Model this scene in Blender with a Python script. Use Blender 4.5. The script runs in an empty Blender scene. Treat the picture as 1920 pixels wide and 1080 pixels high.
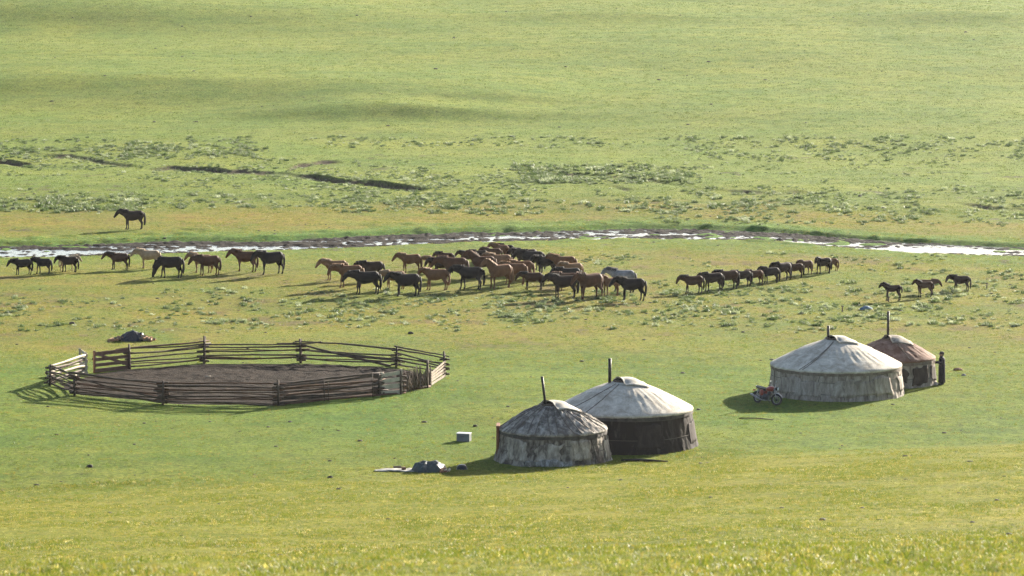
import bpy, bmesh, math, random
import numpy as np
from mathutils import Vector, Matrix, Euler

# ------------------------------------------------------------------ camera, sky, sun, exposure
scene = bpy.context.scene
C = scene.collection
F_PX, CAM_H, PITCH = 7450.0, 27.8, math.radians(6.37)     # focal length in photo pixels (1920 wide)
cam_data = bpy.data.cameras.new('camera')
cam = bpy.data.objects.new('camera', cam_data)
C.objects.link(cam)
cam.location = (0, 0, CAM_H)
cam.rotation_euler = (math.pi / 2 - PITCH, 0, 0)
cam_data.sensor_width = 36.0
cam_data.lens = 36.0 * F_PX / 1920.0
cam_data.clip_start = 0.5
cam_data.clip_end = 9000
cam_data.dof.use_dof = True
cam_data.dof.focus_distance = 215
cam_data.dof.aperture_fstop = 3.6
scene.camera = cam

SUN_AZ, SUN_EL = math.radians(35), math.radians(18)        # azimuth clockwise from +Y (the view axis)
world = bpy.data.worlds.new('World')
scene.world = world
world.use_nodes = True
wn = world.node_tree
bg = wn.nodes['Background']
sky = wn.nodes.new('ShaderNodeTexSky')
sky.sky_type = 'NISHITA'
sky.sun_disc = False
sky.sun_elevation = SUN_EL
sky.sun_rotation = SUN_AZ
sky.altitude = 1500
sky.air_density = 1.0
sky.dust_density = 5.0
sky.ozone_density = 1.0
wn.links.new(sky.outputs[0], bg.inputs[0])
bg.inputs[1].default_value = 0.068

sun_data = bpy.data.lights.new('sun', 'SUN')
sun_data.energy = 5.0
sun_data.angle = math.radians(0.6)
sun_data.color = (1.0, 0.93, 0.80)
sun = bpy.data.objects.new('sun', sun_data)
C.objects.link(sun)
to_sun = Vector((math.sin(SUN_AZ) * math.cos(SUN_EL), math.cos(SUN_AZ) * math.cos(SUN_EL), math.sin(SUN_EL)))
sun.rotation_euler = (-to_sun).to_track_quat('-Z', 'Y').to_euler()
sun.location = (60, 120, 90)

scene.view_settings.view_transform = 'Standard'
scene.view_settings.look = 'None'
scene.view_settings.exposure = 2.02
scene.view_settings.gamma = 1.0
scene.render.engine = 'CYCLES'
scene.cycles.max_bounces = 6
scene.cycles.volume_bounces = 0
scene.cycles.transparent_max_bounces = 6
scene.cycles.use_denoising = True
scene.cycles.denoising_prefilter = 'NONE'

rng = np.random.default_rng(7)
random.seed(7)

# ------------------------------------------------------------------ noise
def _hash(ix, iy, seed):
    h = (ix.astype(np.int64) * 374761393 + iy.astype(np.int64) * 668265263 + seed * 1442695041) & 0x7fffffff
    h = ((h ^ (h >> 13)) * 1274126177) & 0x7fffffff
    h = (h ^ (h >> 16)) & 0xffff
    return h / 65535.0

def vnoise(x, y, seed=0):
    x = np.asarray(x, float); y = np.asarray(y, float)
    ix = np.floor(x); iy = np.floor(y)
    fx = x - ix; fy = y - iy
    fx = fx * fx * (3 - 2 * fx); fy = fy * fy * (3 - 2 * fy)
    a = _hash(ix, iy, seed); b = _hash(ix + 1, iy, seed)
    c = _hash(ix, iy + 1, seed); d = _hash(ix + 1, iy + 1, seed)
    return (a + (b - a) * fx) * (1 - fy) + (c + (d - c) * fx) * fy - 0.5

def fbm(x, y, seed=0, octaves=3):
    t = 0; amp = 1.0; fr = 1.0
    for o in range(octaves):
        t = t + amp * vnoise(np.asarray(x) * fr + 17.3 * o, np.asarray(y) * fr - 9.1 * o, seed + o)
        amp *= 0.5; fr *= 2.03
    return t

# ------------------------------------------------------------------ terrain
def sstep(a, b, v):
    t = np.clip((v - a) / (b - a), 0, 1)
    return t * t * (3 - 2 * t)

HILL_U = [-50, 0, 30, 60, 82, 100, 115, 132, 177, 240, 500]
HILL_Z = [0, 0, 3.75, 7.5, 10.2, 13.6, 16.9, 19.45, 26.0, 30.0, 33.0]
FAR_Y = [-500, 298, 330, 380, 450, 520, 900, 1100, 1400, 3000]
FAR_Z = [0, 0, 0.5, 2.4, 5.9, 9.8, 33, 43, 45, 38]

def smooth_interp(v, xs, zs, w, n=5):
    out = 0
    for d in np.linspace(-w, w, n):
        out = out + np.interp(v + d, xs, zs)
    return out / n

def base_height(x, y):
    x = np.asarray(x, float); y = np.asarray(y, float)
    k = np.interp(y, [40, 110, 170], [0.14, 0.20, 0.36])
    u = 176 + k * np.clip(x, -120, 120) - y + 1.2 * vnoise(x / 14, y * 0 + 3, 5)
    z = smooth_interp(u, HILL_U, HILL_Z, 2.2)
    z = z + smooth_interp(y, FAR_Y, FAR_Z, 15)
    return z

def px_ray(px, py):
    dx = (px - 960) / F_PX; dv = -(py - 540) / F_PX
    cp, sp = math.cos(PITCH), math.sin(PITCH)
    return np.array([dx, cp + dv * sp, -sp + dv * cp])

def ground_hit(px, py, hfun):
    d = px_ray(px, py)
    ys = np.concatenate([np.arange(46, 200, 0.25), np.arange(200, 420, 0.5), np.arange(420, 800, 2.0)])
    t = ys / d[1]
    g = CAM_H + d[2] * t - hfun(d[0] * t, ys)
    i = int(np.argmax(g < 0))
    if i == 0: i = len(ys) - 1
    f = g[i - 1] / (g[i - 1] - g[i])
    y = ys[i - 1] + f * (ys[i] - ys[i - 1])
    return d[0] * y / d[1], y

# stream course and eroded banks, as courses over the plain (x, y in metres)
def course(pts):
    w = [ground_hit(p[0], p[1], base_height) for p in pts]
    return np.array([a[0] for a in w]), np.array([a[1] for a in w])

STREAM = course([(-700, 478), (-300, 474), (0, 467), (120, 466), (300, 460), (500, 456), (700, 448), (900, 441), (1050, 438), (1200, 433),
                 (1330, 434), (1450, 440), (1560, 448), (1700, 459), (1800, 463), (1920, 468), (2200, 476), (2600, 480)])
BANKS = []
for pts, dep, seed in [
    ([(40, 289), (130, 292), (185, 300), (240, 311), (262, 314)], [0.1, 0.35, 0.5, 0.5, 0.1], 1),
    ([(262, 321), (330, 318), (420, 320), (510, 324), (560, 326), (620, 333), (690, 343), (765, 354), (800, 356)], [0.15, 0.3, 0.35, 0.38, 0.42, 0.5, 0.7, 0.85, 0.0], 2),
    ([(525, 321), (560, 312), (600, 307), (680, 303)], [0.0, 0.5, 0.35, 0.0], 3),
    ([(970, 317), (1060, 330), (1160, 333), (1240, 341), (1300, 352)], [0.0, 0.3, 0.32, 0.25, 0.0], 4),
    ([(1270, 353), (1400, 361), (1500, 360), (1570, 362)], [0.0, 0.22, 0.3, 0.0], 5),
    ([(1780, 376), (1840, 384), (1920, 389), (2100, 392), (2300, 396)], [0.0, 0.3, 0.36, 0.3, 0.0], 6),
    ([(1120, 347), (1170, 354), (1230, 352)], [0.0, 0.22, 0.0], 7),
    ([(-300, 286), (-150, 291), (-30, 296), (60, 305)], [0.0, 0.45, 0.5, 0.25], 8)]:
    cx, cy = course(pts)
    BANKS.append((cx, cy, np.array(dep), seed))

# soft swales on the far hillside: (px, py, length m, face length m, height m)
SWALES = []
for px, py, half, face, amp in [(760, 216, 14, 3.5, 0.95), (660, 220, 9, 3, 0.5), (150, 175, 22, 6, 0.8), (330, 190, 18, 7, 0.8), (30, 168, 14, 5, 0.7), (560, 180, 20, 6, 0.5),
                               (200, 35, 30, 12, 1.5), (-100, 30, 40, 12, 1.6), (1150, 34, 16, 7, 0.9), (1850, 40, 16, 8, 1.1), (1500, 215, 26, 7, 0.4), (930, 195, 8, 3, 0.5), (1000, 80, 50, 16, 0.8), (1650, 130, 40, 12, 0.5)]:
    x0, y0 = ground_hit(px, py, base_height)
    SWALES.append((x0, y0, half, face, amp))

def stream_dist(x, y):
    yc = np.interp(x, STREAM[0], STREAM[1]) + 1.1 * vnoise(np.asarray(x) / 6, 0 * np.asarray(x), 31)
    return y - yc

STREAM_W = 4.3
def stream_width(x):
    return STREAM_W + 1.3 * fbm(np.asarray(x) / 9, np.asarray(x) * 0 + 2, 32, 2)

def height(x, y, fine=True):
    x = np.asarray(x, float); y = np.asarray(y, float)
    z = base_height(x, y)
    sd = stream_dist(x, y)
    calm = 1 - np.exp(-(sd / 14.0) ** 2)
    z = z + calm * 0.30 * fbm(x / 24, y / 40, 11, 2) * sstep(150, 60, np.abs(x) * 0 + np.minimum(y, 149)) * 0
    z = z + calm * (0.26 * fbm(x / 22, y / 34, 11, 2) + 0.07 * fbm(x / 5, y / 7, 12, 2))
    far = sstep(370, 430, y)
    z = z + far * (0.9 * fbm(x / 60, y / 38, 14, 2) + 0.16 * fbm(x / 12, y / 9, 15, 2))
    for x0, y0, half, face, amp in SWALES:
        e = np.exp(-((x - x0) / half) ** 2)
        yy = y - y0 - 2.5 * vnoise(x / 7, x * 0 + x0, 21)
        z = z + 0.85 * amp * e * np.where(yy < 0, np.exp(-(yy / face) ** 2), np.exp(-(yy / 30) ** 2))
    for cx, cy, dep, seed in BANKS:
        yc = np.interp(x, cx, cy) + 2.2 * vnoise(x / 5.5, x * 0 + seed, 40 + seed) + 1.8 * vnoise(x / 1.6, x * 0, 50 + seed) + 0.8 * vnoise(x / 0.6, x * 0, 58 + seed)
        d = 0.68 * np.interp(x, cx, dep, left=0, right=0) * np.clip(0.72 + 1.1 * fbm(x / 2.6, x * 0 + 5, 55 + seed, 4), 0.42, 1.35)
        v = y - yc
        near = np.clip(1 + v / 3.2, 0, 1) ** 1.2
        z = z - d * np.where(v < 0, near, np.clip(1 - v / 0.7, 0, 1))
        z = z + 0.35 * d * np.where(v > 0, np.exp(-v / 9.0) * np.clip(v / 0.7, 0, 1), 0)
    # stream channel and the hummocks trampled beside it
    w = stream_width(x)
    z = z - 0.34 * sstep(w + 1.2, w - 0.8, np.abs(sd))
    if fine:
        hum = np.exp(-((sd - 2.5) / 11.0) ** 2)
        hh = np.clip(fbm(x / 1.3, y / 1.7, 61, 2) - 0.08, 0, 0.26)
        z = z + hum * 0.6 * hh * np.clip(fbm(x / 8, y / 6, 62, 2) * 2 + 0.6, 0, 1)
        z = z + 0.03 * fbm(x / 0.9, y / 1.1, 63, 2) * sstep(420, 300, y)
    return z

def at(px, py):
    x, y = ground_hit(px, py, lambda a, b: height(a, b))
    return Vector((x, y, float(height(x, y))))

def px_per_m(p):
    # photo pixels for one metre across the view at point p
    d = p.y * math.cos(PITCH) + (CAM_H - p.z) * math.sin(PITCH)
    return F_PX / d

def gz(x, y):
    return float(height(x, y))

# ------------------------------------------------------------------ materials
def new_mat(name):
    m = bpy.data.materials.new(name)
    m.use_nodes = True
    nt = m.node_tree
    return m, nt, nt.nodes['Principled BSDF']

def N(nt, t, **kw):
    n = nt.nodes.new(t)
    for k, v in kw.items():
        setattr(n, k, v)
    return n

def tex_noise(nt, vec, scale, detail=3, rough=0.55, dist=0.0):
    n = N(nt, 'ShaderNodeTexNoise')
    n.inputs['Scale'].default_value = scale
    n.inputs['Detail'].default_value = detail
    n.inputs['Roughness'].default_value = rough
    n.inputs['Distortion'].default_value = dist
    if vec is not None: nt.links.new(vec, n.inputs['Vector'])
    return n.outputs['Fac']

def ramp(nt, fac, stops):
    r = N(nt, 'ShaderNodeValToRGB')
    e = r.color_ramp.elements
    while len(e) < len(stops): e.new(0.5)
    for i, (p, c) in enumerate(stops):
        e[i].position = p
        e[i].color = (c[0], c[1], c[2], 1) if not isinstance(c, (int, float)) else (c, c, c, 1)
    nt.links.new(fac, r.inputs[0])
    return r.outputs[0]

def mix(nt, fac, a, b, blend='MIX'):
    m = N(nt, 'ShaderNodeMix', data_type='RGBA', blend_type=blend)
    for sock, v in ((m.inputs[0], fac), (m.inputs[6], a), (m.inputs[7], b)):
        if isinstance(v, bpy.types.NodeSocket): nt.links.new(v, sock)
        elif isinstance(v, (int, float)): sock.default_value = v
        else: sock.default_value = (v[0], v[1], v[2], 1)
    return m.outputs[2]

def bump(nt, bsdf, fac, dist, strength=1.0):
    b = N(nt, 'ShaderNodeBump')
    b.inputs['Distance'].default_value = dist
    b.inputs['Strength'].default_value = strength
    nt.links.new(fac, b.inputs['Height'])
    nt.links.new(b.outputs[0], bsdf.inputs['Normal'])
    return b

def attr(nt, name):
    a = N(nt, 'ShaderNodeAttribute', attribute_name=name)
    return a.outputs['Fac']

def obj_coord(nt):
    return N(nt, 'ShaderNodeTexCoord').outputs['Object']

def world_pos(nt):
    return N(nt, 'ShaderNodeNewGeometry').outputs['Position']

def simple(name, col, rough=0.7, var=0.35, scale=6.0, metal=0.0, bumpd=0.0, spec=0.4, col2=None):
    m, nt, b = new_mat(name)
    v = obj_coord(nt)
    f = tex_noise(nt, v, scale, 4)
    c2 = col2 if col2 else tuple(c * (1 - var) for c in col)
    c1 = tuple(c * (1 + var * 0.5) for c in col)
    nt.links.new(ramp(nt, f, [(0.32, c2), (0.68, c1)]), b.inputs['Base Color'])
    b.inputs['Roughness'].default_value = rough
    b.inputs['Metallic'].default_value = metal
    b.inputs['Specular IOR Level'].default_value = spec
    if bumpd: bump(nt, b, tex_noise(nt, v, scale * 3, 4), bumpd)
    return m

MAT = {}

def make_ground_mat():
    m, nt, b = new_mat('ground')
    pos = world_pos(nt)
    big = tex_noise(nt, pos, 0.09, 3)
    mid = tex_noise(nt, pos, 0.55, 4)
    fine = tex_noise(nt, pos, 5.0, 5, 0.7)
    tiny = tex_noise(nt, pos, 17.0, 3, 0.7)
    green = ramp(nt, mid, [(0.3, (0.090, 0.130, 0.021)), (0.7, (0.136, 0.158, 0.028))])
    lush = ramp(nt, mid, [(0.3, (0.058, 0.130, 0.022)), (0.7, (0.100, 0.170, 0.032))])
    dry = ramp(nt, mid, [(0.25, (0.125, 0.13, 0.024)), (0.5, (0.170, 0.145, 0.030)), (0.75, (0.145, 0.105, 0.034))])
    slope = ramp(nt, mid, [(0.3, (0.110, 0.124, 0.017)), (0.7, (0.178, 0.174, 0.029))])
    far = ramp(nt, mid, [(0.3, (0.120, 0.165, 0.034)), (0.7, (0.162, 0.195, 0.042))])
    bare = ramp(nt, fine, [(0.3, (0.05, 0.038, 0.028)), (0.7, (0.11, 0.085, 0.055))])
    col = green
    col = mix(nt, attr(nt, 'far'), col, far)
    col = mix(nt, attr(nt, 'slope'), col, slope)
    col = mix(nt, attr(nt, 'lush'), col, lush)
    col = mix(nt, attr(nt, 'dry'), col, dry)
    # broad drifts of yellower and greener turf
    mp = N(nt, 'ShaderNodeMapping'); mp.inputs['Scale'].default_value = (0.35, 1.5, 1.0)
    nt.links.new(pos, mp.inputs['Vector'])
    streak = tex_noise(nt, mp.outputs[0], 0.16, 5, 0.65)
    col = mix(nt, 0.8, col, ramp(nt, streak, [(0.3, (0.76, 0.82, 0.84)), (0.5, (1, 1, 1)), (0.7, (1.2, 1.12, 1.0))]), 'MULTIPLY')
    drift = ramp(nt, big, [(0.35, (0.86, 0.95, 0.9)), (0.65, (1.15, 1.06, 1.0))])
    col = mix(nt, 1.0, col, drift, 'MULTIPLY')
    speck = ramp(nt, fine, [(0.30, (0.36, 0.38, 0.36)), (0.5, (1, 1, 1)), (0.70, (1.7, 1.55, 1.35))])
    col = mix(nt, 0.85, col, speck, 'MULTIPLY')
    sp2 = ramp(nt, tiny, [(0.30, (0.6, 0.6, 0.6)), (0.7, (1.4, 1.4, 1.35))])
    col = mix(nt, 0.7, col, sp2, 'MULTIPLY')
    mot = tex_noise(nt, pos, 1.5, 6, 0.72)
    col = mix(nt, 0.9, col, ramp(nt, mot, [(0.34, (0.58, 0.52, 0.5)), (0.46, (1, 1, 1)), (0.60, (1, 1, 1)), (0.72, (1.3, 1.2, 1.1))]), 'MULTIPLY')
    col = mix(nt, attr(nt, 'bare'), col, bare)
    nt.links.new(col, b.inputs['Base Color'])
    b.inputs['Roughness'].default_value = 0.95
    b.inputs['Specular IOR Level'].default_value = 0.05
    add = N(nt, 'ShaderNodeMath', operation='ADD')
    nt.links.new(fine, add.inputs[0]); nt.links.new(tiny, add.inputs[1])
    bump(nt, b, add.outputs[0], 0.06, 1.0)
    return m

def make_mud_mat():
    m, nt, b = new_mat('mud')
    pos = world_pos(nt)
    f = tex_noise(nt, pos, 2.2, 5, 0.65)
    g = tex_noise(nt, pos, 9.0, 4, 0.65)
    mud = ramp(nt, g, [(0.3, (0.008, 0.006, 0.005)), (0.7, (0.030, 0.022, 0.017))])
    moss = ramp(nt, g, [(0.3, (0.040, 0.075, 0.016)), (0.7, (0.085, 0.125, 0.03))])
    am = N(nt, 'ShaderNodeMath', operation='ADD')
    nt.links.new(attr(nt, 'moss'), am.inputs[0]); nt.links.new(f, am.inputs[1])
    k = ramp(nt, am.outputs[0], [(0.72, 0.0), (0.86, 1.0)])
    nt.links.new(mix(nt, k, mud, moss), b.inputs['Base Color'])
    b.inputs['Roughness'].default_value = 0.95
    b.inputs['Specular IOR Level'].default_value = 0.06
    bump(nt, b, g, 0.08, 1.0)
    return m

def make_water_mat():
    m, nt, b = new_mat('water')
    b.inputs['Base Color'].default_value = (0.05, 0.05, 0.045, 1)
    b.inputs['Roughness'].default_value = 0.08
    b.inputs['IOR'].default_value = 1.333
    b.inputs['Specular IOR Level'].default_value = 0.5
    bump(nt, b, tex_noise(nt, world_pos(nt), 5.0, 3), 0.02, 0.8)
    return m

def make_grass_mat(name, stops, trans=0.45, rough=0.5, tint=(1.25, 1.2, 0.6)):
    m, nt, b = new_mat(name)
    info = N(nt, 'ShaderNodeObjectInfo')
    c = ramp(nt, info.outputs['Random'], stops)
    nt.links.new(c, b.inputs['Base Color'])
    b.inputs['Roughness'].default_value = rough
    b.inputs['Specular IOR Level'].default_value = 0.3
    tr = N(nt, 'ShaderNodeBsdfTranslucent')
    nt.links.new(mix(nt, 1.0, c, tint, 'MULTIPLY'), tr.inputs[0])
    ms = N(nt, 'ShaderNodeMixShader')
    ms.inputs[0].default_value = trans
    nt.links.new(b.outputs[0], ms.inputs[1]); nt.links.new(tr.outputs[0], ms.inputs[2])
    out = nt.nodes['Material Output']
    nt.links.new(ms.outputs[0], out.inputs[0])
    return m

def make_felt_mat(name, clean, dirt, amount, scale=1.4, streak=2.5, rough=0.9):
    m, nt, b = new_mat(name)
    co = obj_coord(nt)
    mp = N(nt, 'ShaderNodeMapping')
    mp.inputs['Scale'].default_value = (streak, streak, 1.0)
    nt.links.new(co, mp.inputs['Vector'])
    a = tex_noise(nt, mp.outputs[0], scale, 5, 0.65, 0.6)
    f = tex_noise(nt, co, 14.0, 4, 0.7)
    k = ramp(nt, a, [(max(0.02, 0.62 - amount * 0.4), 0.0), (min(0.98, 0.80 - amount * 0.25), 1.0)])
    col = mix(nt, k, clean, dirt)
    col = mix(nt, 0.6, col, ramp(nt, f, [(0.3, (0.72, 0.72, 0.72)), (0.7, (1.15, 1.15, 1.15))]), 'MULTIPLY')
    nt.links.new(col, b.inputs['Base Color'])
    b.inputs['Roughness'].default_value = rough
    b.inputs['Specular IOR Level'].default_value = 0.2
    bump(nt, b, f, 0.02, 0.6)
    return m

def make_wood_mat(name, c1, c2, rough=0.8):
    m, nt, b = new_mat(name)
    co = obj_coord(nt)
    f = tex_noise(nt, co, 3.0, 4, 0.6)
    g = tex_noise(nt, co, 22.0, 4, 0.7)
    col = ramp(nt, f, [(0.3, c1), (0.7, c2)])
    col = mix(nt, 0.6, col, ramp(nt, g, [(0.3, (0.6, 0.6, 0.6)), (0.7, (1.25, 1.25, 1.25))]), 'MULTIPLY')
    nt.links.new(col, b.inputs['Base Color'])
    b.inputs['Roughness'].default_value = rough
    b.inputs['Specular IOR Level'].default_value = 0.3
    bump(nt, b, g, 0.01, 0.7)
    return m

def make_coat_mat(name, col, legs=None, var=0.3):
    m, nt, b = new_mat(name)
    co = obj_coord(nt)
    f = tex_noise(nt, co, 3.5, 4, 0.6)
    g = tex_noise(nt, co, 26.0, 3, 0.7)
    c = ramp(nt, f, [(0.3, tuple(v * (1 - var) for v in col)), (0.7, tuple(v * (1 + var * 0.6) for v in col))])
    c = mix(nt, 0.5, c, ramp(nt, g, [(0.3, (0.65, 0.65, 0.65)), (0.7, (1.3, 1.3, 1.3))]), 'MULTIPLY')
    if legs:
        sx = N(nt, 'ShaderNodeSeparateXYZ')
        nt.links.new(co, sx.inputs[0])
        k = ramp(nt, sx.outputs[2], [(0.38, 1.0), (0.62, 0.0)])
        c = mix(nt, k, c, legs)
    nt.links.new(c, b.inputs['Base Color'])
    b.inputs['Roughness'].default_value = 0.7
    b.inputs['Specular IOR Level'].default_value = 0.12
    b.inputs['Sheen Weight'].default_value = 0.10
    b.inputs['Sheen Roughness'].default_value = 0.35
    b.inputs['Sheen Tint'].default_value = (min(1, col[0] * 4 + .25), min(1, col[1] * 4 + .2), min(1, col[2] * 4 + .15), 1)
    bump(nt, b, g, 0.015, 0.5)
    return m

MAT['ground'] = make_ground_mat()
MAT['mud'] = make_mud_mat()
MAT['water'] = make_water_mat()
MAT['grass_plain'] = make_grass_mat('grass_plain', [(0.0, (0.07, 0.115, 0.022)), (0.45, (0.11, 0.15, 0.028)), (0.75, (0.16, 0.165, 0.04)), (1.0, (0.24, 0.19, 0.07))])
MAT['grass_slope'] = make_grass_mat('grass_slope', [(0.0, (0.055, 0.085, 0.014)), (0.45, (0.105, 0.134, 0.021)), (0.78, (0.158, 0.16, 0.034)), (0.95, (0.23, 0.18, 0.06)), (1.0, (0.45, 0.41, 0.24))])
MAT['grass_far'] = make_grass_mat('grass_far', [(0.0, (0.08, 0.12, 0.026)), (0.5, (0.11, 0.15, 0.034)), (1.0, (0.15, 0.17, 0.045))], 0.35, 0.6, (1.1, 1.1, 0.6))
MAT['shrub'] = make_grass_mat('shrub', [(0.0, (0.07, 0.105, 0.04)), (0.5, (0.12, 0.155, 0.065)), (0.85, (0.20, 0.23, 0.125)), (1.0, (0.42, 0.44, 0.32))], 0.4, 0.5, (1.05, 1.1, 0.8))
MAT['dung'] = simple('dung', (0.035, 0.026, 0.018), 0.9, 0.4, 9)
MAT['stone'] = simple('stone', (0.22, 0.21, 0.20), 0.85, 0.4, 8, bumpd=0.02)
MAT['wood'] = make_wood_mat('weathered_wood', (0.048, 0.030, 0.020), (0.125, 0.083, 0.056))
MAT['wood_red'] = make_wood_mat('reddish_wood', (0.075, 0.034, 0.018), (0.15, 0.075, 0.04))
MAT['wood_pale_and_sunlit'] = make_wood_mat('pale_and_sunlit_wood', (0.40, 0.33, 0.24), (0.58, 0.49, 0.37))  # pale boards and sticks, also weathered wood with sunlight painted in
MAT['wood_plank'] = make_wood_mat('plank_wood', (0.14, 0.10, 0.07), (0.27, 0.205, 0.145))
MAT['log'] = make_wood_mat('split_log', (0.28, 0.13, 0.06), (0.42, 0.24, 0.12))  # bright orange puts the sunlight on the logs into their colour
MAT['wood_gate'] = make_wood_mat('gate_wood', (0.11, 0.055, 0.036), (0.19, 0.10, 0.065))
MAT['brush'] = make_wood_mat('brushwood', (0.08, 0.055, 0.04), (0.20, 0.13, 0.085))
MAT['corral_dirt'] = simple('corral_dirt', (0.034, 0.024, 0.017), 0.95, 0.75, 5.0, bumpd=0.09, spec=0.05)
MAT['rope'] = simple('rope', (0.10, 0.08, 0.06), 0.9, 0.3, 20)
MAT['pipe'] = simple('sooty_pipe', (0.035, 0.028, 0.024), 0.55, 0.4, 8, metal=0.3)
MAT['dark'] = simple('near_black', (0.015, 0.013, 0.012), 0.9, 0.3, 6)  # near black; in the crowns it stands for the unlit inside
MAT['door'] = make_wood_mat('painted_door', (0.15, 0.06, 0.03), (0.24, 0.10, 0.05))

# ------------------------------------------------------------------ mesh helpers
class MB:
    def __init__(self, xf=None):
        self.v = []; self.f = []; self.xf = xf
    def add(self, verts, faces):
        o = len(self.v)
        if self.xf is not None:
            verts = [self.xf @ Vector(p) for p in verts]
        self.v.extend([tuple(p) for p in verts])
        self.f.extend([tuple(i + o for i in f) for f in faces])
    def tube(self, pts, rad, seg=8, lat=None, cap=True):
        pts = [Vector(p) for p in pts]
        n = len(pts)
        V = []; Fc = []
        for i, p in enumerate(pts):
            t = (pts[min(i + 1, n - 1)] - pts[max(i - 1, 0)]).normalized()
            hint = Vector(lat) if lat is not None else (Vector((0, 0, 1)) if abs(t.z) < 0.9 else Vector((1, 0, 0)))
            s = (hint - t * hint.dot(t)).normalized()
            u = t.cross(s)
            r = rad[i] if isinstance(rad, (list, tuple)) else rad
            rs, ru = r if isinstance(r, (list, tuple)) else (r, r)
            for k in range(seg):
                a = 2 * math.pi * k / seg
                V.append(p + s * (rs * math.cos(a)) + u * (ru * math.sin(a)))
        for i in range(n - 1):
            for k in range(seg):
                a = i * seg + k; b = i * seg + (k + 1) % seg
                Fc.append((a, b, b + seg, a + seg))
        if cap:
            Fc.append(tuple(range(seg - 1, -1, -1)))
            Fc.append(tuple((n - 1) * seg + k for k in range(seg)))
        self.add(V, Fc)
    def box(self, c, size, rot=None):
        c = Vector(c); h = Vector(size) / 2
        R = rot.to_matrix() if rot is not None else Matrix.Identity(3)
        V = [c + R @ Vector((sx * h.x, sy * h.y, sz * h.z)) for sz in (-1, 1) for sy in (-1, 1) for sx in (-1, 1)]
        self.add(V, [(0, 2, 3, 1), (4, 5, 7, 6), (0, 1, 5, 4), (2, 6, 7, 3), (0, 4, 6, 2), (1, 3, 7, 5)])
    def beam(self, a, b, w, h, lat=(0, 0, 1)):
        a = Vector(a); b = Vector(b)
        t = (b - a).normalized()
        s = Vector(lat); s = (s - t * s.dot(t)).normalized(); u = t.cross(s)
        V = []
        for p in (a, b):
            for q, r in ((-1, -1), (1, -1), (1, 1), (-1, 1)):
                V.append(p + u * (q * w / 2) + s * (r * h / 2))
        self.add(V, [(0, 3, 2, 1), (4, 5, 6, 7), (0, 1, 5, 4), (1, 2, 6, 5), (2, 3, 7, 6), (3, 0, 4, 7)])
    def ring(self, c, R, r, axis, seg=28, sides=8, a0=0.0, a1=2 * math.pi):
        c = Vector(c); ax = Vector(axis).normalized()
        e1 = ax.orthogonal().normalized(); e2 = ax.cross(e1)
        if abs(ax.y) > 0.9: e1, e2 = Vector((1, 0, 0)), Vector((0, 0, 1))
        full = abs(a1 - a0 - 2 * math.pi) < 1e-6
        n = seg if full else seg + 1
        V = []; Fc = []
        for i in range(n):
            a = a0 + (a1 - a0) * i / seg
            d = e1 * math.cos(a) + e2 * math.sin(a)
            for k in range(sides):
                b = 2 * math.pi * k / sides
                rr = r if not isinstance(r, tuple) else None
                rr_, rx_ = (r, r) if rr is not None else r
                V.append(c + d * (R + rr_ * math.cos(b)) + ax * (rx_ * math.sin(b)))
        for i in range(seg if full else seg):
            for k in range(sides):
                i2 = (i + 1) % n
                Fc.append((i * sides + k, i2 * sides + k, i2 * sides + (k + 1) % sides, i * sides + (k + 1) % sides))
        if not full:
            Fc.append(tuple(range(sides - 1, -1, -1))); Fc.append(tuple((n - 1) * sides + k for k in range(sides)))
        self.add(V, Fc)
    def ellipsoid(self, c, r, seg=16, rows=10):
        c = Vector(c); V = [c + Vector((0, 0, -r[2]))]; Fc = []
        for i in range(1, rows):
            a = -math.pi / 2 + math.pi * i / rows
            for k in range(seg):
                b = 2 * math.pi * k / seg
                V.append(c + Vector((r[0] * math.cos(a) * math.cos(b), r[1] * math.cos(a) * math.sin(b), r[2] * math.sin(a))))
        V.append(c + Vector((0, 0, r[2])))
        for k in range(seg):
            Fc.append((0, 1 + (k + 1) % seg, 1 + k))
            top = 1 + (rows - 2) * seg
            Fc.append((top + k, top + (k + 1) % seg, len(V) - 1))
        for i in range(rows - 2):
            for k in range(seg):
                a = 1 + i * seg + k; b = 1 + i * seg + (k + 1) % seg
                Fc.append((a, b, b + seg, a + seg))
        self.add(V, Fc)
    def grid(self, V2, closed_u=False):
        # V2: rows of points; faces between neighbouring rows
        rows = len(V2); cols = len(V2[0]); Fc = []
        V = [p for row in V2 for p in row]
        for i in range(rows - 1):
            for k in range(cols if closed_u else cols - 1):
                a = i * cols + k; b = i * cols + (k + 1) % cols
                Fc.append((a, b, b + cols, a + cols))
        self.add(V, Fc)
    def mesh(self, name, smooth=True):
        me = bpy.data.meshes.new(name)
        me.from_pydata(self.v, [], self.f)
        me.validate()
        if smooth:
            me.polygons.foreach_set('use_smooth', [True] * len(me.polygons))
        me.update()
        return me
    def build(self, name, mat, parent=None, smooth=True):
        me = self.mesh(name, smooth)
        me.materials.append(mat)
        o = bpy.data.objects.new(name, me)
        C.objects.link(o)
        if parent is not None: o.parent = parent
        return o

def tag(o, label=None, cat=None, group=None, kind=None):
    if label: o['label'] = label
    if cat: o['category'] = cat
    if group: o['group'] = group
    if kind: o['kind'] = kind
    return o

def empty(name, loc, rz=0.0):
    o = bpy.data.objects.new(name, None)
    o.empty_display_size = 0.2
    C.objects.link(o)
    o.location = loc
    o.rotation_euler = (0, 0, rz)
    return o

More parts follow.
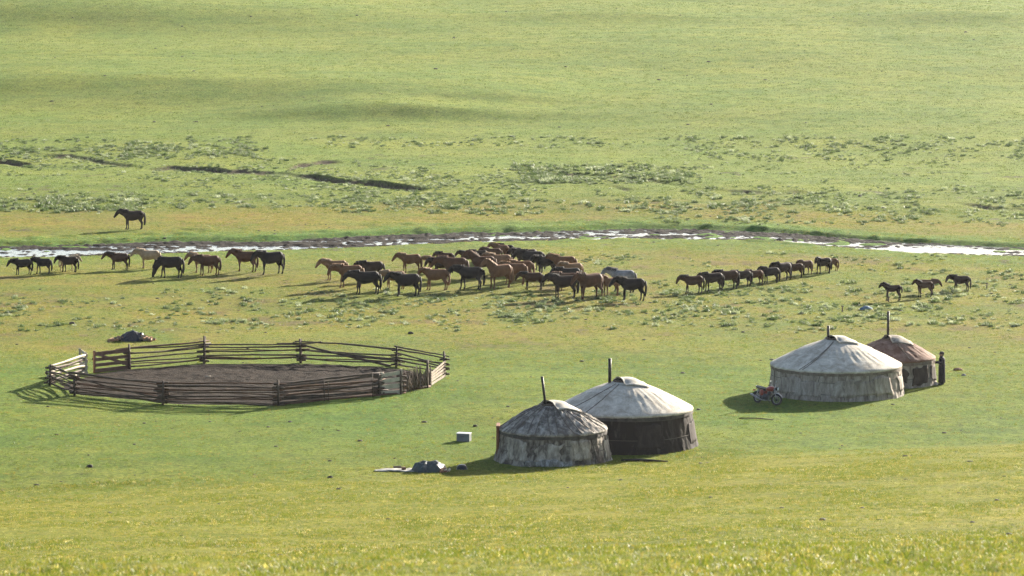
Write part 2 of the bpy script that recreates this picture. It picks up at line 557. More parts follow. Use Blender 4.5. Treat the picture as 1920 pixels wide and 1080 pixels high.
def np_mesh(name, co, faces, mat, attrs=None, smooth=True):
    me = bpy.data.meshes.new(name)
    nv = len(co); nf = len(faces)
    me.vertices.add(nv)
    me.vertices.foreach_set('co', co.astype(np.float32).ravel())
    me.loops.add(nf * 4)
    me.loops.foreach_set('vertex_index', faces.astype(np.int32).ravel())
    me.polygons.add(nf)
    me.polygons.foreach_set('loop_start', np.arange(0, nf * 4, 4, dtype=np.int32))
    me.polygons.foreach_set('use_smooth', np.ones(nf, dtype=bool) if smooth else np.zeros(nf, dtype=bool))
    me.update(calc_edges=True)
    for k, v in (attrs or {}).items():
        a = me.attributes.new(k, 'FLOAT', 'POINT')
        a.data.foreach_set('value', np.asarray(v, dtype=np.float32).ravel())
    me.materials.append(mat)
    o = bpy.data.objects.new(name, me)
    C.objects.link(o)
    return o

def grid_faces(nr, nc):
    i = np.arange(nr - 1)[:, None] * nc + np.arange(nc - 1)[None, :]
    i = i.ravel()
    return np.stack([i, i + 1, i + nc + 1, i + nc], 1)

# ------------------------------------------------------------------ the ground sheet
def spaced(segs):
    out = [segs[0][0]]
    for a, b, d in segs:
        n = max(1, int(round((b - a) / d)))
        out.extend(list(a + (b - a) * np.arange(1, n + 1) / n))
    return np.array(out)

gx_core = spaced([(-95, -50, 0.7), (-50, 50, 0.26), (50, 95, 0.7)])
outer = np.array([100, 108, 120, 140, 170, 210, 270, 350, 460, 620, 850, 1200, 1700, 2400.0])
gx = np.concatenate([-outer[::-1], gx_core, outer])
gy = np.concatenate([np.array([-300, -220, -150, -100, -60, -30, 0, 15, 30.0]),
                     spaced([(30, 44, 2.0), (44, 70, 0.4), (70, 110, 1.0), (110, 178, 0.5), (178, 258, 0.42), (258, 305, 0.22), (305, 385, 0.25), (385, 470, 0.7), (470, 620, 1.4)])[1:],
                     np.array([624, 630, 640, 655, 675, 700, 735, 780, 840, 920, 1020, 1150, 1300, 1500, 1750, 2050, 2400.0])])
GX, GY = np.meshgrid(gx, gy)
GZ = height(GX, GY)

def zones(x, y):
    sd = stream_dist(x, y)
    n1 = fbm(x / 7, y / 9, 71, 3); n2 = fbm(x / 2.2, y / 3, 72, 3); n3 = fbm(x / 18, y / 14, 73, 2)
    slope = sstep(-1.5, 2.5, 176 + 0.36 * x - y + 2.0 * n2)
    # trampled, yellowed pasture round the herd, thinning out towards the tents
    herd = sstep(211, 226, y + 7 * n1 - 0.05 * x) * sstep(-8.5, -15, sd + 4 * n1)
    dry = herd * (0.62 + 0.9 * n2 + 0.5 * n3)
    band = sstep(7, 11, sd + 3 * n1) * sstep(27, 19, sd + 5 * n1 + 0.08 * x)     # ochre strip beyond the stream
    dry = np.maximum(dry, band * (0.75 + 0.7 * n2))
    dry = np.clip(dry, 0, 1)
    lush = np.exp(-((sd - 1) / 8.0) ** 2) * (0.9 + 0.5 * n2)
    lush = np.clip(np.maximum(lush, 0.5 * sstep(222, 205, y) * sstep(172, 190, y) * np.clip(0.6 + n1, 0, 1)), 0, 1)
    far = sstep(300, 335, y + 8 * n1)
    bare = np.zeros_like(x)
    for cx, cy, dep, seed in BANKS:
        yc = np.interp(x, cx, cy) + 2.2 * vnoise(x / 5.5, x * 0 + seed, 40 + seed) + 1.8 * vnoise(x / 1.6, x * 0, 50 + seed) + 0.8 * vnoise(x / 0.6, x * 0, 58 + seed)
        d = 0.68 * np.interp(x, cx, dep, left=0, right=0) * np.clip(0.72 + 1.1 * fbm(x / 2.6, x * 0 + 5, 55 + seed, 4), 0.42, 1.35)
        bare = np.maximum(bare, sstep(0.06, 0.2, d) * sstep(-2.4, -0.2, y - yc) * sstep(1.0, 0.3, y - yc))
    bare = np.maximum(bare, 0.8 * sstep(0.22, 0.42, n2 + 0.4 * n3) * herd * 0.6)
    bare = np.maximum(bare, 0.85 * sstep(0.30, 0.5, fbm(x / 1.1, y / 1.5, 74, 3)) * sstep(0.05, 0.3, fbm(x / 9, y / 7, 75, 2)) * sstep(300, 240, np.abs(y - 300) + 220))
    return slope, dry, lush * (1 - 0.5 * dry), far, np.clip(bare, 0, 1)

zs = zones(GX, GY)
ground = np_mesh('ground', np.stack([GX, GY, GZ], -1).reshape(-1, 3), grid_faces(len(gy), len(gx)), MAT['ground'],
                 dict(slope=zs[0], dry=zs[1], lush=zs[2], far=zs[3], bare=zs[4]))
tag(ground, 'green steppe pasture of plain, near slope and far hillside', 'ground', kind='structure')

# ------------------------------------------------------------------ the stream: trampled mud and its water
mx = spaced([(-62, 62, 0.10)]); mv = np.linspace(-7.5, 7.5, 130)
MX, MV = np.meshgrid(mx, mv)
YC = np.interp(MX, STREAM[0], STREAM[1]) + 1.1 * vnoise(MX / 6, 0 * MX, 31)
MY = YC + MV
W = stream_width(MX)
inside = sstep(W + 0.9, W - 0.6, np.abs(MV))
xn = MX / 36.0
wet = 0.5 * sstep(0.62, 0.85, np.abs(xn + 0.05)) + 0.16 * np.exp(-((xn + 0.12) / 0.35) ** 2) + 0.25 * sstep(0.55, 0.8, xn)
side = np.exp(-((MV + 0.9 + 1.5 * vnoise(MX / 8, MX * 0, 83)) / 2.0) ** 2)
clod = 1.05 * fbm(MX / 0.36, MY / 0.6, 81, 2) + 1.0 * fbm(MX / 6.0, MY / 1.3, 82, 3)
WATER_Z = -0.235
MZ = WATER_Z + 0.045 + 0.13 * clod - 0.062 * side * (0.75 + 0.8 * wet) - 0.02 * wet * sstep(3.8, 1.5, np.abs(MV))
MZ = MZ * inside + (height(MX, MY) - 0.12) * (1 - inside)
moss = sstep(-0.06, 0.06, MZ) * 0.2 + sstep(W - 1.6, W + 0.4, np.abs(MV)) * 0.55
mud = np_mesh('stream_mud', np.stack([MX, MY, MZ], -1).reshape(-1, 3), grid_faces(len(mv), len(mx)), MAT['mud'], dict(moss=moss))
tag(mud, 'dark trampled mud of the stream bed', 'mud', kind='structure')
wx = spaced([(-75, 75, 1.0)]); wv = np.linspace(-5.6, 5.6, 7)
WX, WV = np.meshgrid(wx, wv)
WY = np.interp(WX, STREAM[0], STREAM[1]) + 1.1 * vnoise(WX / 6, 0 * WX, 31) + WV
water = np_mesh('stream_water', np.stack([WX, WY, WX * 0 + WATER_Z], -1).reshape(-1, 3), grid_faces(len(wv), len(wx)), MAT['water'])
tag(water, 'shallow glinting water of the stream', 'water', kind='structure')

# ------------------------------------------------------------------ haze of thin rain
mb = MB(); mb.box((0, 1050, 27), (4860, 2760, 66))
hm = bpy.data.materials.new('haze'); hm.use_nodes = True
hn = hm.node_tree
hn.nodes.remove(hn.nodes['Principled BSDF'])
pv = hn.nodes.new('ShaderNodeVolumePrincipled')
pv.inputs['Color'].default_value = (0.93, 0.95, 1.0, 1)
pv.inputs['Density'].default_value = 0.00003
pv.inputs['Anisotropy'].default_value = 0.55
hn.links.new(pv.outputs[0], hn.nodes['Material Output'].inputs['Volume'])
haze = mb.build('haze', hm, smooth=False)
tag(haze, 'thin pale rain haze over the far hillside', 'haze', kind='stuff')

# ------------------------------------------------------------------ yurts
def yurt(px, py, R, Rb, Hw, Htop, mats, seed, label, pipe, wrinkle=0.012, wall_wr=0.03, ropes=(0.2, 0.62, 0.9), roof_ropes=(), flap=0.0, pipe_tilt=(0, 0), panels=4, lowpatch=None, door=None, hem=0.03, rope_r=0.013, seams=0):
    p = at(px, py)
    root = empty('yurt', (p.x, p.y, p.z))
    tag(root, label, 'yurt', 'felt yurts of the camp')
    n = 320
    A = np.linspace(0, 2 * np.pi, n, endpoint=False)
    def seam(a, z, s, k):
        # wrinkle field, periodic in angle
        cx, cy = np.cos(a), np.sin(a)
        return fbm(cx * k + s * 3.1 + z * 0.6, cy * k - z * 0.5 + s, s, 3)
    rows = []
    for j, tz in enumerate(np.linspace(0, 1, 17)):
        z = tz * (Hw - 0.02)
        r = Rb + (R - Rb) * (1 - (1 - tz) ** 1.6)
        wr = wall_wr * seam(A, z, seed, 9.0 * R / 3) + 0.5 * wall_wr * seam(A + 0.25 * z, z * 0.3, seed + 5, 22.0)
        for rp in ropes: wr = wr - 0.022 * math.exp(-((tz - rp) / 0.035) ** 2)
        rr = r + wr * (1.5 if tz < 0.2 else 1.0)
        zz = np.full(n, z)
        if j == 0:
            lift = hem * np.clip(seam(A, 0, seed + 9, 16), -0.2, 0.6)
            gl = np.array([gz(p.x + rr[k] * math.cos(A[k]), p.y + rr[k] * math.sin(A[k])) - p.z for k in range(n)])
            zz = gl - 0.02 + lift
            rr = rr + 0.03
        rows.append([(rr[k] * math.cos(A[k]), rr[k] * math.sin(A[k]), zz[k]) for k in range(n)])
    m = MB(); m.grid(rows, True)
    m.build('wall_cover', mats['wall'], root)
    # roof of felt over the poles
    rc, Hr = 0.52, Htop - 0.13
    def roof_pt(t):      # t 0 eave .. 1 crown
        r = (R + 0.05) + (rc - R - 0.05) * t
        z = Hw + (Hr - Hw) * (t + 0.10 * math.sin(math.pi * t) * (0.6 if t < .5 else 0.8))
        return r, z
    rows = []
    for t in np.linspace(0, 1, 22):
        r, z = roof_pt(t)
        ribs = 0.007 * np.cos(A * 38) * math.sin(math.pi * min(1, t * 1.2)) if R > 2.8 else 0
        wr = wrinkle * (1.4 * fbm(np.cos(A + 0.25 * t) * 13 * (1 - 0.4 * t) + t * 0.9, np.sin(A + 0.25 * t) * 13 * (1 - 0.4 * t) + seed, seed + 20, 2)
                        + 1.0 * fbm(np.cos(A - 0.5 * t) * 26 * (1 - 0.5 * t), np.sin(A - 0.5 * t) * 26 * (1 - 0.5 * t), seed + 30, 2))
        zz = z + (ribs + wr) * (0.4 + 0.6 * math.sin(math.pi * min(1, max(0.0, t))))
        rows.append([(r * math.cos(A[k]), r * math.sin(A[k]), float(zz[k]) if hasattr(zz, '__len__') else zz) for k in range(n)])
    lip = []
    for dr, dz in ((0.02, -0.10), (0.05, -0.055), (0.035, -0.015)):
        j = 0.03 * fbm(np.cos(A) * 8, np.sin(A) * 8 + seed, seed + 40, 2)
        lip.append([((R + 0.02 + dr) * math.cos(A[k]), (R + 0.02 + dr) * math.sin(A[k]), Hw + dz + (float(j[k]) if dz < -0.08 else 0)) for k in range(n)])
    m = MB(); m.grid(lip + rows, True)
    roof = m.build('roof_cover', mats['roof'], root)
    # band below the eave
    rows = []
    for k2, (dr, z) in enumerate(((0.035, Hw - 0.06), (0.05, Hw - 0.14), (0.05, Hw - 0.24))):
        j = 0.05 * fbm(np.cos(A) * 12, np.sin(A) * 12 + seed, seed + 50, 3) if k2 == 2 else np.zeros(n)
        rr = R + dr + wall_wr * 0.6 * seam(A, z, seed, 9.0 * R / 3)
        rows.append([(rr[k] * math.cos(A[k]), rr[k] * math.sin(A[k]), z + float(j[k])) for k in range(n)])
    m = MB(); m.grid(rows, True)
    m.build('eave_band', mats['band'], root)
    # crown ring, black disc for the unlit smoke hole and the felt flap over it
    m = MB(); m.ring((0, 0, Hr + 0.02), rc - 0.02, 0.05, (0, 0, 1), 32, 8)
    for k in range(4):
        a = math.pi * k / 4
        m.beam((-(rc - .03) * math.cos(a), -(rc - .03) * math.sin(a), Hr + 0.03), ((rc - .03) * math.cos(a), (rc - .03) * math.sin(a), Hr + 0.03 + 0.004 * k), 0.05, 0.04)
    m.build('crown_ring', MAT['wood'], root)
    m = MB(); m.ellipsoid((0, 0, Hr - 0.02), (rc - 0.04, rc - 0.04, 0.03), 20, 6)  # closed disc, its blackness paints the shade inside the yurt
    m.build('smoke_hole_dark_disc', MAT['dark'], root)
    rows = []
    S = rc * 1.75
    cut = -0.30
    for i in range(17):
        row = []
        for k in range(17):
            u = -1 + 2 * i / 16; v = -1 + 2 * k / 16
            ca, sa = math.cos(flap), math.sin(flap)
            x = max(cut, u) * S if u < cut else u * S; y = v * S
            x, y = x * ca - y * sa, x * sa + y * ca
            r = math.hypot(x, y)
            if r < rc: z = Hr + 0.10 + 0.06 * (1 - (r / rc) ** 2)
            else:
                t = (R + 0.05 - r) / (R + 0.05 - rc)
                z = roof_pt(max(0, t))[1] + 0.035 + 0.065 * math.exp(-(r - rc) / 0.12)
            if u < cut: z += 0.05 + 0.03 * (cut - u)
            z += 0.02 * float(fbm(np.array(x * 5), np.array(y * 5), seed + 60, 2))
            row.append((x, y, z))
        rows.append(row)
    m = MB(); m.grid(rows)
    fl = m.build('crown_flap', mats['flap'], root)
    sm = fl.modifiers.new('thick', 'SOLIDIFY'); sm.thickness = 0.025
    # ropes
    for rp in ropes:
        m = MB(); z = rp * Hw
        tz = rp
        r = Rb + (R - Rb) * (1 - (1 - tz) ** 1.6)
        wr = wall_wr * seam(A, z, seed, 9.0 * R / 3)
        pts = [((r + 0.004 + wr[k] * 0.9) * math.cos(A[k]), (r + 0.004 + wr[k] * 0.9) * math.sin(A[k]), z + 0.02 * math.sin(3 * A[k] + seed)) for k in range(0, n, 5)]
        pts.append(pts[0])
        m.tube(pts, 0.014, 6, (0, 0, 1), cap=False)
        m.build('rope', MAT['rope'], root)
    for a0, a1 in roof_ropes:
        m = MB(); pts = []
        for t in np.linspace(0.0, 0.93, 14):
            r, z = roof_pt(t); a = a0 + (a1 - a0) * t
            pts.append((r * math.cos(a), r * math.sin(a), z + 0.022))
        m.tube(pts, rope_r, 6)
        m.build('rope', MAT['rope'], root)
    for k in range(seams):
        a0 = math.radians(-172 + 164 * (k + 0.5) / seams + (k * 37 + seed * 5) % 13 - 6)
        m = MB(); pts = []
        for tz in np.linspace(0.03, 0.9, 9):
            aa = np.array([a0 + 0.03 * math.sin(5 * tz + k)]); z = tz * Hw
            q = Rb + (R - Rb) * (1 - (1 - tz) ** 1.6) + float((wall_wr * seam(aa, z, seed, 9.0 * R / 3))[0]) + 0.012
            pts.append((q * math.cos(aa[0]), q * math.sin(aa[0]), z))
        m.tube(pts, 0.016, 6); m.build('seam', MAT['rope'], root)
    # felt strips laid against the wall
    for k in range(panels):
        a0 = math.radians(-150 + k * 120 / max(1, panels - 1) + (seed * 13 + k * 29) % 17 - 8)
        wdt = math.radians(16 + (seed * 7 + k * 11) % 12)
        z0, z1 = 0.12 * Hw + 0.12 * ((k * 37 + seed) % 5) / 5, Hw * (0.62 + 0.2 * ((k * 53 + seed) % 7) / 7)
        rows = []
        for tz in np.linspace(0, 1, 8):
            z = z0 + (z1 - z0) * tz
            aa = a0 + np.linspace(0, wdt, 13) + 0.10 * float(fbm(np.array(tz * 3.0), np.array(float(k)), seed + 71, 2)) + 0.05 * tz * math.sin(k)
            q = z / Hw
            rr = Rb + (R - Rb) * (1 - (1 - q) ** 1.6) + wall_wr * seam(aa, z, seed, 9.0 * R / 3) + 0.022
            e = 0.16 * fbm(np.linspace(0, 4, 13), np.full(13, float(k)), seed + 70, 2) * (1 if tz in (0.0, 1.0) else 0)
            rows.append([(rr[i] * math.cos(aa[i]), rr[i] * math.sin(aa[i]), z + float(e[i])) for i in range(13)])
        m = MB(); m.grid(rows)
        o = m.build('felt_patch', mats['patch'], root)
        s_ = o.modifiers.new('thick', 'SOLIDIFY'); s_.thickness = 0.012; s_.offset = 1
    if lowpatch:
        a0, a1, z0, z1 = lowpatch
        rows = []
        for tz in np.linspace(0, 1, 6):
            aa = np.linspace(math.radians(a0), math.radians(a1), 30)
            z = z0 + (z1 - z0) * tz
            rr = Rb + 0.09 - 0.05 * tz + 0.12 * fbm(aa * 9, np.full(30, tz * 2), seed + 80, 3)
            e = 0.22 * fbm(aa * 7, np.full(30, 1.0), seed + 81, 3) * tz
            rows.append([(rr[i] * math.cos(aa[i]), rr[i] * math.sin(aa[i]), z + float(e[i])) for i in range(30)])
        m = MB(); m.grid(rows)
        o = m.build('skirt_felt', mats['skirt'], root)
        s_ = o.modifiers.new('thick', 'SOLIDIFY'); s_.thickness = 0.02; s_.offset = 1
    if door is not None:
        a = math.radians(door)
        dr = empty('door', (math.cos(a) * (R + 0.06), math.sin(a) * (R + 0.06), 0), a)
        dr.parent = root
        m = MB(); m.box((0.02, 0, Hw * 0.52), (0.05, 0.78, Hw * 0.98)); m.build('door_leaf', MAT['door'], dr, False)
        m = MB()
        for s in (-1, 1): m.box((0.03, s * 0.45, Hw * 0.53), (0.13, 0.10, Hw * 1.04))
        m.box((0.03, 0, Hw * 1.05), (0.15, 1.0, 0.10)); m.build('door_frame', MAT['door'], dr, False)
    # stove pipe
    x, y, top, rad = pipe
    m = MB()
    zb = Hr - 0.1
    m.tube([(x, y, zb), (x + pipe_tilt[0] * 0.5, y + pipe_tilt[1] * 0.5, (zb + top) / 2), (x + pipe_tilt[0], y + pipe_tilt[1], top)], rad, 14)
    m.ring((x + pipe_tilt[0], y + pipe_tilt[1], top - 0.03), rad, 0.012, (0, 0, 1), 16, 6)
    m.ring((x + pipe_tilt[0] * .5, y + pipe_tilt[1] * .5, (zb + top) / 2), rad, 0.01, (0, 0, 1), 16, 6)
    m.build('stove_pipe', MAT['pipe'], root)
    return root, p

roofA = make_felt_mat('felt_roof_pale', (0.68, 0.61, 0.50), (0.40, 0.34, 0.265), 0.75, 2.2, 1.0)
roofB = make_felt_mat('felt_roof_worn', (0.52, 0.46, 0.385), (0.13, 0.108, 0.088), 0.85, 1.6, 2.0)
roofC = make_felt_mat('felt_roof_brown', (0.31, 0.205, 0.15), (0.15, 0.072, 0.046), 0.8, 1.6, 1.5)
wallA = make_felt_mat('felt_wall_grey', (0.42, 0.365, 0.30), (0.17, 0.13, 0.10), 0.72, 0.9, 3.6)
wallB = make_felt_mat('felt_wall_dark', (0.085, 0.066, 0.055), (0.05, 0.034, 0.028), 0.6, 1.5, 2.0)
wallB2 = make_felt_mat('felt_wall_dark_streaked', (0.17, 0.14, 0.11), (0.026, 0.017, 0.013), 1.3, 0.8, 4.0)  # dark brown felt with near-black streaks
wallC = make_felt_mat('felt_wall_patchy', (0.47, 0.41, 0.33), (0.08, 0.06, 0.047), 0.85, 0.8, 3.4)
bandA = make_felt_mat('felt_band', (0.24, 0.19, 0.145), (0.11, 0.082, 0.062), 0.7)
bandD = make_felt_mat('felt_band_dark', (0.10, 0.085, 0.075), (0.05, 0.04, 0.035), 0.6)
patchA = make_felt_mat('felt_patch_grey', (0.43, 0.375, 0.31), (0.20, 0.158, 0.125), 0.75, 1.0, 3.5)
patchD = make_felt_mat('felt_patch_dark', (0.06, 0.043, 0.034), (0.03, 0.02, 0.016), 0.6)
patchC = make_felt_mat('felt_patch_cream', (0.50, 0.43, 0.34), (0.14, 0.11, 0.085), 0.7)
skirtM = make_felt_mat('felt_skirt', (0.46, 0.44, 0.41), (0.16, 0.14, 0.12), 0.75, 2.5)
flapM = make_felt_mat('felt_flap', (0.50, 0.46, 0.39), (0.30, 0.265, 0.21), 0.6, 2.5)

D2 = math.radians
yA, pA = yurt(1567, 735, 3.30, 3.46, 1.48, 2.86, dict(wall=wallA, roof=roofA, band=bandA, patch=patchA, flap=flapM, skirt=skirtM), 3,
     'large pale grey yurt beside the red motorcycle', (-0.42, -0.1, 3.42, 0.065), wall_wr=0.05, ropes=(0.22, 0.62, 0.90), roof_ropes=((D2(-128), D2(-105)), (D2(-125), D2(-104)), (D2(60), D2(60))), flap=0.35, panels=6, seams=7)
yB, pB = yurt(1171, 831, 3.14, 3.42, 1.72, 3.06, dict(wall=wallB2, roof=roofA, band=bandD, patch=patchD, flap=flapM, skirt=skirtM), 8,
     'big yurt with smooth pale roof and dark wall, behind the small yurt', (-0.70, -0.05, 4.0, 0.075), wall_wr=0.05, ropes=(0.35, 0.86), roof_ropes=((D2(-150), D2(-125)), (D2(-128), D2(-112))), flap=0.3, panels=3, hem=0.05)
yC, pC = yurt(1037, 860, 2.42, 2.66, 1.45, 2.63, dict(wall=wallC, roof=roofB, band=bandD, patch=patchC, flap=flapM, skirt=skirtM), 5,
     'small nearest yurt with wrinkled patched roof and leaning stove pipe', (-0.34, 0.0, 3.78, 0.06), wrinkle=0.085, wall_wr=0.09, ropes=(0.40, 0.62, 0.84), roof_ropes=[(D2(-178 + 13.2 * k + (k * 31 % 9)), D2(-168 + 12.0 * k + (k * 17 % 11) - 14)) for k in range(15)], rope_r=0.015, seams=8, flap=0.5,
     pipe_tilt=(-0.17, 0), panels=4, lowpatch=(-118, -72, 0.05, 0.32), door=178, hem=0.06)
yD, pD = yurt(1672, 717, 2.20, 2.34, 1.38, 2.42, dict(wall=wallA, roof=roofC, band=bandA, patch=patchD, flap=patchC, skirt=skirtM), 12,
     'small yurt with reddish brown roof beside the standing person', (-0.22, 0.0, 3.72, 0.065), wrinkle=0.03, wall_wr=0.06, ropes=(0.30, 0.85), roof_ropes=((D2(-70), D2(-80)),), flap=0.2, panels=4, hem=0.08)

# ------------------------------------------------------------------ corral
ctr = at(460, 705)
corral = empty('corral', ctr)
tag(corral, 'weathered pole corral with trampled dirt floor', 'corral')
def cl(px, py):
    p = at(px, py); return Vector((p.x, p.y, p.z)) - ctr
P = dict(A=cl(94, 722), B=cl(140, 741), C=cl(306, 758), D=cl(522, 760), E=cl(711, 741), F=cl(752, 738), G=cl(802, 727), H=cl(806, 724), I=cl(833, 706),
         J=cl(743, 688), K=cl(564, 680), L=cl(383, 681), M=cl(240, 692), N=cl(177, 699), O=cl(158, 703))
rr = random.Random(5)
def gl(v):   # put a corral-local point on the ground
    return Vector((v.x, v.y, gz(v.x + ctr.x, v.y + ctr.y) - ctr.z))
def rail(a, b, ha, hb, r, mat, over=0.3, wob=0.05, off=0.0):
    a = gl(a); b = gl(b); d = (b - a); L = d.length; t = d / L
    side = Vector((-t.y, t.x, 0)).normalized()
    oa = over * rr.uniform(0.4, 1.3); ob = over * rr.uniform(0.4, 1.3)
    pts = []; rad = []
    n = 9
    sag = rr.uniform(-0.05, 0.02)
    ph = rr.uniform(0, 6)
    thick = rr.choice((1, -1))
    for i in range(n):
        f = -oa / L + (1 + (oa + ob) / L) * i / (n - 1)
        p = a + d * f
        p.z = a.z + (b.z - a.z) * f + ha + (hb - ha) * f + sag * math.sin(math.pi * min(1, max(0, f))) + wob * 0.5 * math.sin(ph + 5 * f) + rr.uniform(-0.012, 0.012)
        p += side * (off + wob * math.sin(ph * 2 + 4 * f))
        pts.append(p); rad.append(r * (1.15 - 0.35 * (f if thick > 0 else 1 - f)) * rr.uniform(0.92, 1.08))
    m = MB(); m.tube(pts, [q * 1.0 for q in rad], 7)
    return m.build('rail', mat, corral)
def post(p, h, r=0.068, lean=0.06, mat=None, gap=0.13, t=None):
    p = gl(p)
    for s in (-1, 1):
        m = MB()
        dx = (t or Vector((0, 1, 0))) * (s * gap)
        hh = h * (1.0 if s < 0 else rr.uniform(0.8, 0.97))
        q = p + dx
        lx, ly = rr.uniform(-lean, lean), rr.uniform(-lean, lean)
        m.tube([(q.x, q.y, q.z - 0.25), (q.x + lx * .4, q.y + ly * .4, q.z + hh * .5), (q.x + lx, q.y + ly, q.z + hh)], [r, r * .95, r * .7], 7)
        m.build('post', mat or MAT['wood'], corral)
def sect(a, b, hs, r=0.045, mats=None, over=0.35, wob=0.05):
    for i, h in enumerate(hs):
        mt = (mats[i % len(mats)] if mats else MAT['wood'])
        rail(P[a], P[b], h + rr.uniform(-0.04, 0.04), h + rr.uniform(-0.05, 0.05), r * rr.uniform(0.85, 1.15), mt, over, wob, off=rr.uniform(-0.06, 0.06))
W_, R_, PL = MAT['wood'], MAT['wood_red'], MAT['wood_pale_and_sunlit']
sect('A', 'B', (0.12, 0.35, 0.55, 0.78, 1.0), 0.045, None, 0.25, 0.08)
sect('B', 'C', (0.10, 0.32, 0.55, 0.80), 0.045, [W_, W_, R_]); rail(P['B'], P['C'], 1.12, 1.08, 0.05, W_); rail(P['B'], P['C'], 0.95, 0.25, 0.04, W_)
sect('C', 'D', (0.08, 0.26, 0.44, 0.78, 0.94, 1.10), 0.048, [W_, R_])
sect('D', 'E', (0.07, 0.22, 0.38, 0.52, 0.66, 0.82, 0.97, 1.10), 0.055, [R_, W_, W_, R_, W_], 0.25)
rail(P['D'], P['F'], 0.10, 0.05, 0.06, R_); rail(P['D'] * 0.4 + P['E'] * 0.6, P['G'], 0.06, 0.05, 0.06, R_)
sect('I', 'J', (0.15, 0.36, 0.55, 0.74, 0.93, 1.15), 0.04, None, 0.45)
sect('J', 'K', (0.22, 0.42, 0.62), 0.045, None, 0.4); rail(P['K'], P['J'], 1.14, 0.98, 0.05, W_); rail(P['K'], P['J'] * 0.9 + P['K'] * 0.1, 0.98, 0.05, 0.06, W_, 0.4); rail(P['K'], P['J'], 0.75, 0.40, 0.045, W_)
sect('K', 'L', (0.22, 0.42, 0.64, 0.86, 1.02), 0.042, None, 0.4); rail(P['K'] + Vector((1.1, -.6, 0)), P['K'] + Vector((-1.2, 0.2, 0)), 1.2, 1.02, 0.04, W_, 0.1)
sect('L', 'M', (0.18, 0.38, 0.62, 0.84, 1.04), 0.042, None, 0.35); rail(P['M'], P['L'], 1.10, 1.22, 0.05, R_, 0.6)
sect('O', 'A', (0.15, 0.33, 0.52, 0.70, 0.88, 1.06), 0.055, [PL, W_, PL], 0.25)  # pale rails are the same weathered wood with sunlight painted in
for a_, b_, hs in (('A', 'B', (0.23, 0.66, 0.90)), ('B', 'C', (0.20, 0.44, 0.68, 1.0)), ('C', 'D', (0.16, 0.35, 0.60, 0.70)), ('D', 'E', (0.14, 0.30, 0.45, 0.60, 0.74)),
                   ('K', 'L', (0.32, 0.74)), ('L', 'M', (0.27, 0.95)), ('J', 'K', (0.30,)), ('I', 'J', (0.25, 0.64)), ('O', 'A', (0.24, 0.43, 0.80))):
    for h in hs:
        rail(P[a_], P[b_], h + rr.uniform(-.06, .06), h + rr.uniform(-.1, .1), rr.uniform(0.026, 0.036), rr.choice((W_, W_, R_)), 0.4, 0.09, rr.uniform(-.08, .08))
for k, h in (('A', 1.1), ('B', 1.0), ('C', 1.2), ('D', 1.3), ('E', 1.15), ('F', 1.2), ('I', 1.35), ('J', 1.15), ('K', 1.32), ('L', 1.5)):
    post(P[k], h)
    # short blocks wedged between the stakes under the rail ends
    for q in range(4):
        g = gl(P[k]); m = MB(); z = 0.12 + q * 0.26
        m.tube([(g.x - 0.28 + rr.uniform(-.05, .05), g.y + rr.uniform(-.05, .05), g.z + z), (g.x + 0.28, g.y + rr.uniform(-.05, .05), g.z + z + rr.uniform(-.03, .03))], 0.055, 7)
        m.build('block', W_, corral)
# thin stakes along the thick front section
for px_, py_, h in ((609, 752, 1.15), (617, 751, 0.95), (700, 744, 1.25)):
    g = gl(cl(px_, py_)); m = MB()
    m.tube([(g.x, g.y - 0.08, g.z - 0.2), (g.x - 0.05, g.y - 0.08, g.z + h)], [0.03, 0.022], 6); m.build('post', W_, corral)
# gate of boards with a diagonal brace
def panel(a, b, h0, h1, n, mat, name, stile=True, brace=False, bw=0.16, lift=0.1, tall=None):
    a = gl(a); b = gl(b)
    g = empty(name, a); g.parent = corral
    d = b - a; t = d.normalized(); side = Vector((-t.y, t.x, 0)).normalized()
    for s, q, h in ((0, Vector((0, 0, 0)), h0), (1, d, h1)):
        if not stile: continue
        m = MB(); m.beam(q + Vector((0, 0, -0.08)), q + Vector((rr.uniform(-.04, .04), 0, h + 0.06)), 0.10, 0.10, side); m.build('stile', mat, g, False)
    for i in range(n):
        za = lift + (h0 - lift - bw / 2) * i / (n - 1); zb = lift + (h1 - lift - bw / 2) * i / (n - 1)
        m = MB(); m.beam(Vector((0, 0, za + rr.uniform(-.02, .02))) - side * 0.075 - t * 0.03, d + Vector((0, 0, zb + rr.uniform(-.02, .02))) - side * 0.075 + t * 0.03, 0.035, bw * rr.uniform(0.85, 1.1))
        m.build('board', mat, g, False)
    if brace:
        m = MB(); m.beam(Vector((0, 0, h0 - 0.08)) - side * 0.115, d + Vector((0, 0, 0.22)) - side * 0.115, 0.035, 0.14); m.build('brace', mat, g, False)
    return g
panel(P['N'], P['M'], 1.12, 1.10, 4, MAT['wood_gate'], 'gate', True, True, 0.20)
panel(P['E'] + (P['F'] - P['E']) * 0.1, P['F'], 1.1, 1.2, 4, MAT['wood_pale_and_sunlit'], 'board_panel', True, False, 0.2)
panel(P['H'], P['I'], 0.74, 0.88, 5, MAT['wood_plank'], 'board_panel', True, False, 0.11)
panel(P['O'] + Vector((0.1, 0, 0)), P['O'] + Vector((-0.35, 1.3, 0)), 1.15, 1.2, 4, MAT['wood_pale_and_sunlit'], 'board_panel', True, False, 0.2)  # sunlight on this short panel is painted in as pale boards
post(P['M'] + Vector((0.1, 0, 0)), 1.35); post(P['H'], 1.1, 0.04); post(P['G'], 1.45, 0.05)
